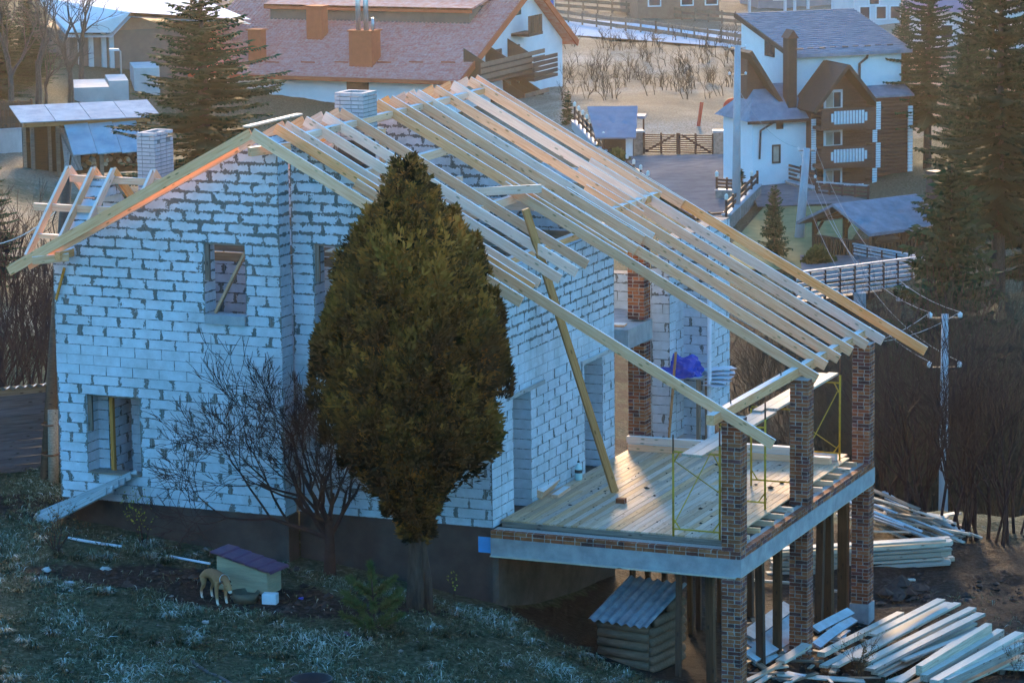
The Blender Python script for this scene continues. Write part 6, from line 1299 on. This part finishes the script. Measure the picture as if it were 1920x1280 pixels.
# far buildings along the top of the picture
def far_house(px0, px1, ytop, ybase, dep, wall_, roof_, lb, wins=(), rh=None, psi=8, name='far_house', nfl=2):
    p, s, an = site((px0+px1)/2, ybase, psi); o = thing(name, lb, 'house', p, an); w = (px1-px0)*s; h = (ybase-ytop)*s; x0 = -w/2
    MB().box(x0, -x0, 0, dep, -1.5, h).build('wall', wall_, o)
    if rh: MB().prism([(-.6, h-.05), (dep+.6, h-.05), (dep/2, h+rh)], Matrix.Translation((x0-.5, 0, 0)) @ Matrix(((0, 1, 0, 0), (1, 0, 0, 0), (0, 0, 1, 0), (0, 0, 0, 1))), w+1).build('roof', roof_, o)
    for (u, z, ww, hh) in wins:
        q = MB().box(x0+w*u, x0+w*u+ww, -.08, -.01, h*z, h*z+hh).build('window', 'white_paint', o); MB().box(x0+w*u+.12, x0+w*u+ww-.12, -.10, -.081, h*z+.12, h*z+hh-.12).build('pane', 'glass', q)
far_house(1195, 1350, -60, 36, 9, 'far_brick', 'far_roof', 'brown brick building at the top edge behind the pale road', ((.12, .25, 1.2, 1.4), (.52, .25, 1.2, 1.4), (.82, .25, 1.2, 1.4)), 3)
far_house(1420, 1560, -30, 14, 8, 'far_grey', 'far_roof', 'hazy grey house behind the guesthouse roof', ((.2, .3, 1, 1.2), (.6, .3, 1, 1.2)), 3)
far_house(1600, 1690, -20, 48, 8, 'far_white', 'far_roof', 'hazy white house right of the guesthouse roof', ((.1, .15, 1, 1.2), (.45, .15, 1, 1.2), (.75, .15, 1, 1.2), (.3, .55, 1, 1.2)), 3)
far_house(1705, 1800, 20, 90, 8, 'far_white', 'far_roof', 'house with mauve roof showing between the right hand spruces', ((.2, .2, 1, 1.2), (.6, .2, 1, 1.2)), 5, -15)
far_house(1850, 1960, 10, 95, 8, 'far_white', 'far_roof', 'pale house glimpsed through the spruces at the right edge', ((.2, .2, 1, 1.2),), 4, -15)
for i, (px, y0, y1) in enumerate(((1405, -30, 25), (1472, -30, 22), (1490, -30, 22), (1515, -30, 20))): a = onG(px, y1); t = ptop(px, y0, a); tag(MB().tube([a, a+Vector((0, 0, t))], .16, 6).build('pale_pole', 'far_white'), 'thin pale pole at the top edge, number %s from the left above the guesthouse' % ('one', 'two', 'three', 'four')[i], 'pole')
# ---- left background: canopy, barn, walls, trees
p, s, an = site(60, 322, 18); cs = thing('canopy_shed', 'open timber shed with pale blue translucent roof sheets', 'shed', p, an)
W_ = 250*s; h0 = 84*s
for x in (0, 48*s, 130*s, 240*s): MB().box(x, x+.16, 0, .16, -.5, h0).build('post', 'old_timber', cs); MB().box(x, x+.14, 2.0, 2.14, -.5, h0+.5).build('post', 'old_timber', cs)
MB().box(-.3, W_, -.08, .10, h0, h0+.22).build('front_beam', 'brace_timber', cs)
for i in range(4):
    mb = MB(); x0 = -.5+i*(W_+.4)/4; x1 = x0+(W_+.4)/4-.03; mb.mesh_from([(x0, -.5, h0+.28), (x1, -.5, h0+.28), (x1, 2.4, h0+.72), (x0, 2.4, h0+.72), (x0, -.5, h0+.24), (x1, -.5, h0+.24), (x1, 2.4, h0+.68), (x0, 2.4, h0+.68)], [(0, 1, 2, 3), (7, 6, 5, 4), (0, 4, 5, 1), (1, 5, 6, 2), (2, 6, 7, 3), (3, 7, 4, 0)]); mb.build('roof_sheet', 'translucent_roof', cs)
for i in range(3):
    mb = MB(); x0 = 62*s+i*46*s; x1 = x0+46*s-.03; mb.mesh_from([(x0, -2.2, h0-1.05), (x1, -2.2, h0-1.0), (x1, -.2, h0+.10), (x0, -.2, h0+.05), (x0, -2.2, h0-1.1), (x1, -2.2, h0-1.05), (x1, -.2, h0+.05), (x0, -.2, h0+.0)], [(0, 1, 2, 3), (7, 6, 5, 4), (0, 4, 5, 1), (1, 5, 6, 2), (2, 6, 7, 3), (3, 7, 4, 0)]); mb.build('lower_roof_sheet', 'translucent_roof', cs)
MB().box(0, W_, 2.2, 2.3, -.5, h0+.6).build('back_wall', 'dark_timber', cs)
for i in range(90):
    x = 95*s+random.random()*150*s; z = random.random()*1.6; MB().tube([(x, .6+random.random()*.1, z), (x, 1.2, z)], .10, 6).build('firewood_log', random.choice(('brace_timber', 'far_brick', 'old_timber', 'stack_timber')), cs)
for i in range(8): beam('leaning_board', Vector(p)+Matrix.Rotation(an, 3, 'Z') @ Vector((random.uniform(60, 95)*s, -.3, 0)), Vector(p)+Matrix.Rotation(an, 3, 'Z') @ Vector((random.uniform(60, 95)*s, .5, 1.7)), .18, .04, 'grey_timber', cs) if False else MB().bar((random.uniform(55, 95)*s, -.3, 0), (random.uniform(55, 95)*s, .5, 1.8), .18, .05).build('leaning_board', 'grey_timber', cs)
A = onG(-40, 292); B = onG(62, 284); railing('picket_fence', 'dark picket fence on a pale wall at the left edge', A, B, 1.25, 5, 2, post='dark_timber', rail='dark_timber', base='pale_concrete', base_h=1.1, pickets=40)
p, s, an = site(205, 130, 24); bn = thing('barn', 'barn with frosty white roof and dark gable behind the bare trees', 'barn', p, an)
W_, h_ = 190*s, 72*s
MB().box(-75*s, W_, 0, 10, -2, h_).build('wall', 'barn_wall', bn)
MB().prism([(0, h_), (120*s, h_), (38*s, h_+32*s)], Matrix.Translation((0, -.05, 0)), .3).build('gable_panel', 'far_brick', bn)
for x in (-60, -40, -15, 0): MB().box(x*s, (x+9)*s, -.2, .0, 0, h_*.95).build('white_pillar', 'pale_concrete', bn)
mb = MB(); mb.mesh_from([(-85*s, -.8, h_+2*s), (0, -.8, h_-2*s), (38*s, -.8, h_+34*s), (W_+3, -.8, h_+10*s), (W_+3, 9, h_+30*s), (-60*s, 9, h_+48*s)], [(0, 1, 2, 5), (2, 3, 4, 5)]); v2 = [(v[0], v[1], v[2]-.3) for v in mb.v]; mb.mesh_from(v2, [(5, 2, 1, 0), (5, 4, 3, 2), (0, 1, 7-6+0, 0)][:2]); mb.build('roof', 'barn_roof', bn)
for (x0, x1, y0, y1, dp, lb) in ((140, 205, 165, 190, 5, 'long pale concrete retaining wall below the barn'), (205, 242, 152, 192, 4, 'tall square concrete block right of the retaining wall'), (252, 300, 128, 168, 4, 'pale concrete block half hidden by the big spruce')):
    p, s, an = site(x0, y1, 10); tag(MB().box(0, (x1-x0)*s, 0, dp, -1, (y1-y0)*s).build('retaining_block', 'pale_concrete', loc=p), lb, 'wall'); bpy.context.scene.collection.objects[-1].rotation_euler = (0, 0, an)
p, s, an = site(228, 165, 0); lp = thing('street_lamp', 'small white street lamp in front of the barn', 'lamp', p, an); hh = ptop(228, 96, p); MB().tube([(0, 0, 0), (0, 0, hh), (-.1, 0, hh+.1), (-.5, 0, hh+.1)], .06, 6).build('mast', 'steel', lp); MB().box(-.7, -.1, -.12, .12, hh+.05, hh+.2).build('lamp_head', 'white_plastic', lp)
for i in range(3): MB().box(-.5, .5, -.3, .3, i*.5, i*.5+.08).build('rack_shelf', 'brown_trim', lp) if i == 9 else None
for i, (px, py, yt, n_, lb) in enumerate(((72, 208, -60, 3, 'tall bare tree left of the barn'), (132, 205, -30, 4, 'bare tree with crooked trunk in front of the barn'), (85, 206, 60, 4, 'thin bare tree beside the tall bare tree at the left'), (20, 215, -40, 4, 'bare tree nearest the left picture edge'), (152, 150, -60, 3, 'bare tree with long trunk right of the crooked one'))):
    p = onG(px, py); h = ptop(px, yt, p); rnd = random.Random(60+i); o = thing('bare_tree', lb, 'tree', p, 0, 'bare trees before the barn'); mb = MB(); mb.tube([(0, 0, -.3), (.1, 0, h*.2), (.0, .1, h*.36)], [h*.028, h*.022, h*.018], 7, cap=False)
    for k in range(n_): a = rnd.uniform(0, 6.28); bare_tree(mb, (0.02, .05, h*rnd.uniform(.25, .36)), (math.cos(a)*.45, math.sin(a)*.45, 1), h*.014, h*.27, 4, rnd, .5, .2, .012, 3, 5, .7)
    mb.build('branches', 'grey_bark', o)
p = at(-80, 200, 175); p.z = gz(p.x, p.y)
for i, (px, D, h, lb) in enumerate(((-60, 182, 7, 'dark conifer thicket tree at the left edge below the hill'), (10, 190, 6.0, 'dark low conifer behind the leftmost bare tree'), (60, 200, 5.5, 'dark low conifer left of the barn wall'))):
    p = pz(px, D, 0); p.z = gz(p.x, p.y); spruce(0, p, h, lb, i, 2.0)
# timber yard structure at the top left
p, s, an = site(250, 45, 12); ty = thing('timber_frame_hall', 'hall with crossed timber braces under a grey roof at the top left', 'hall', p, an); W_ = 180*s
MB().box(-70*s, W_, .2, 6, -1, 38*s).build('wall', 'far_brick', ty)
for i in range(6): x = -60*s+i*40*s; MB().bar((x, .1, 0), (x+36*s, .1, 36*s), .25, .15).build('brace', 'pale_concrete', ty); MB().bar((x+36*s, 0.0, 0), (x, .0, 36*s), .25, .15).build('brace', 'pale_concrete', ty)
mb = MB(); mb.mesh_from([(-80*s, -1, 38*s), (W_, -1, 40*s), (W_, 8, 75*s), (-80*s, 8, 75*s)], [(0, 1, 2, 3)]); v2 = [(v[0], v[1], v[2]-.3) for v in mb.v]; mb.mesh_from(v2, [(3, 2, 1, 0)]); mb.build('roof', 'far_grey', ty)
# ------------------------------------------------------------------ cold morning haze
hm = bpy.data.materials.new('haze'); hm.use_nodes = True; n = hm.node_tree.nodes; l = hm.node_tree.links
for x in list(n): n.remove(x)
out = n.new('ShaderNodeOutputMaterial'); pv = n.new('ShaderNodeVolumePrincipled'); l.new(pv.outputs[0], out.inputs['Volume'])
pv.inputs['Color'].default_value = (.97, .92, .86, 1); pv.inputs['Density'].default_value = .00007; pv.inputs['Anisotropy'].default_value = .80
zlo = float(GZ.min())-1.0; zhi = max(float(GZ.max()), 40)+4
mb = MB(); m4 = Matrix.Translation((CAM.x, CAM.y, 0)) @ Matrix.Rotation(YAW, 4, 'Z'); mb.box(-440, 440, -40, 1010, zlo, zhi, m4)
tag(mb.build('haze', hm), 'thin pale morning haze hanging over the valley', 'haze', kind='stuff')
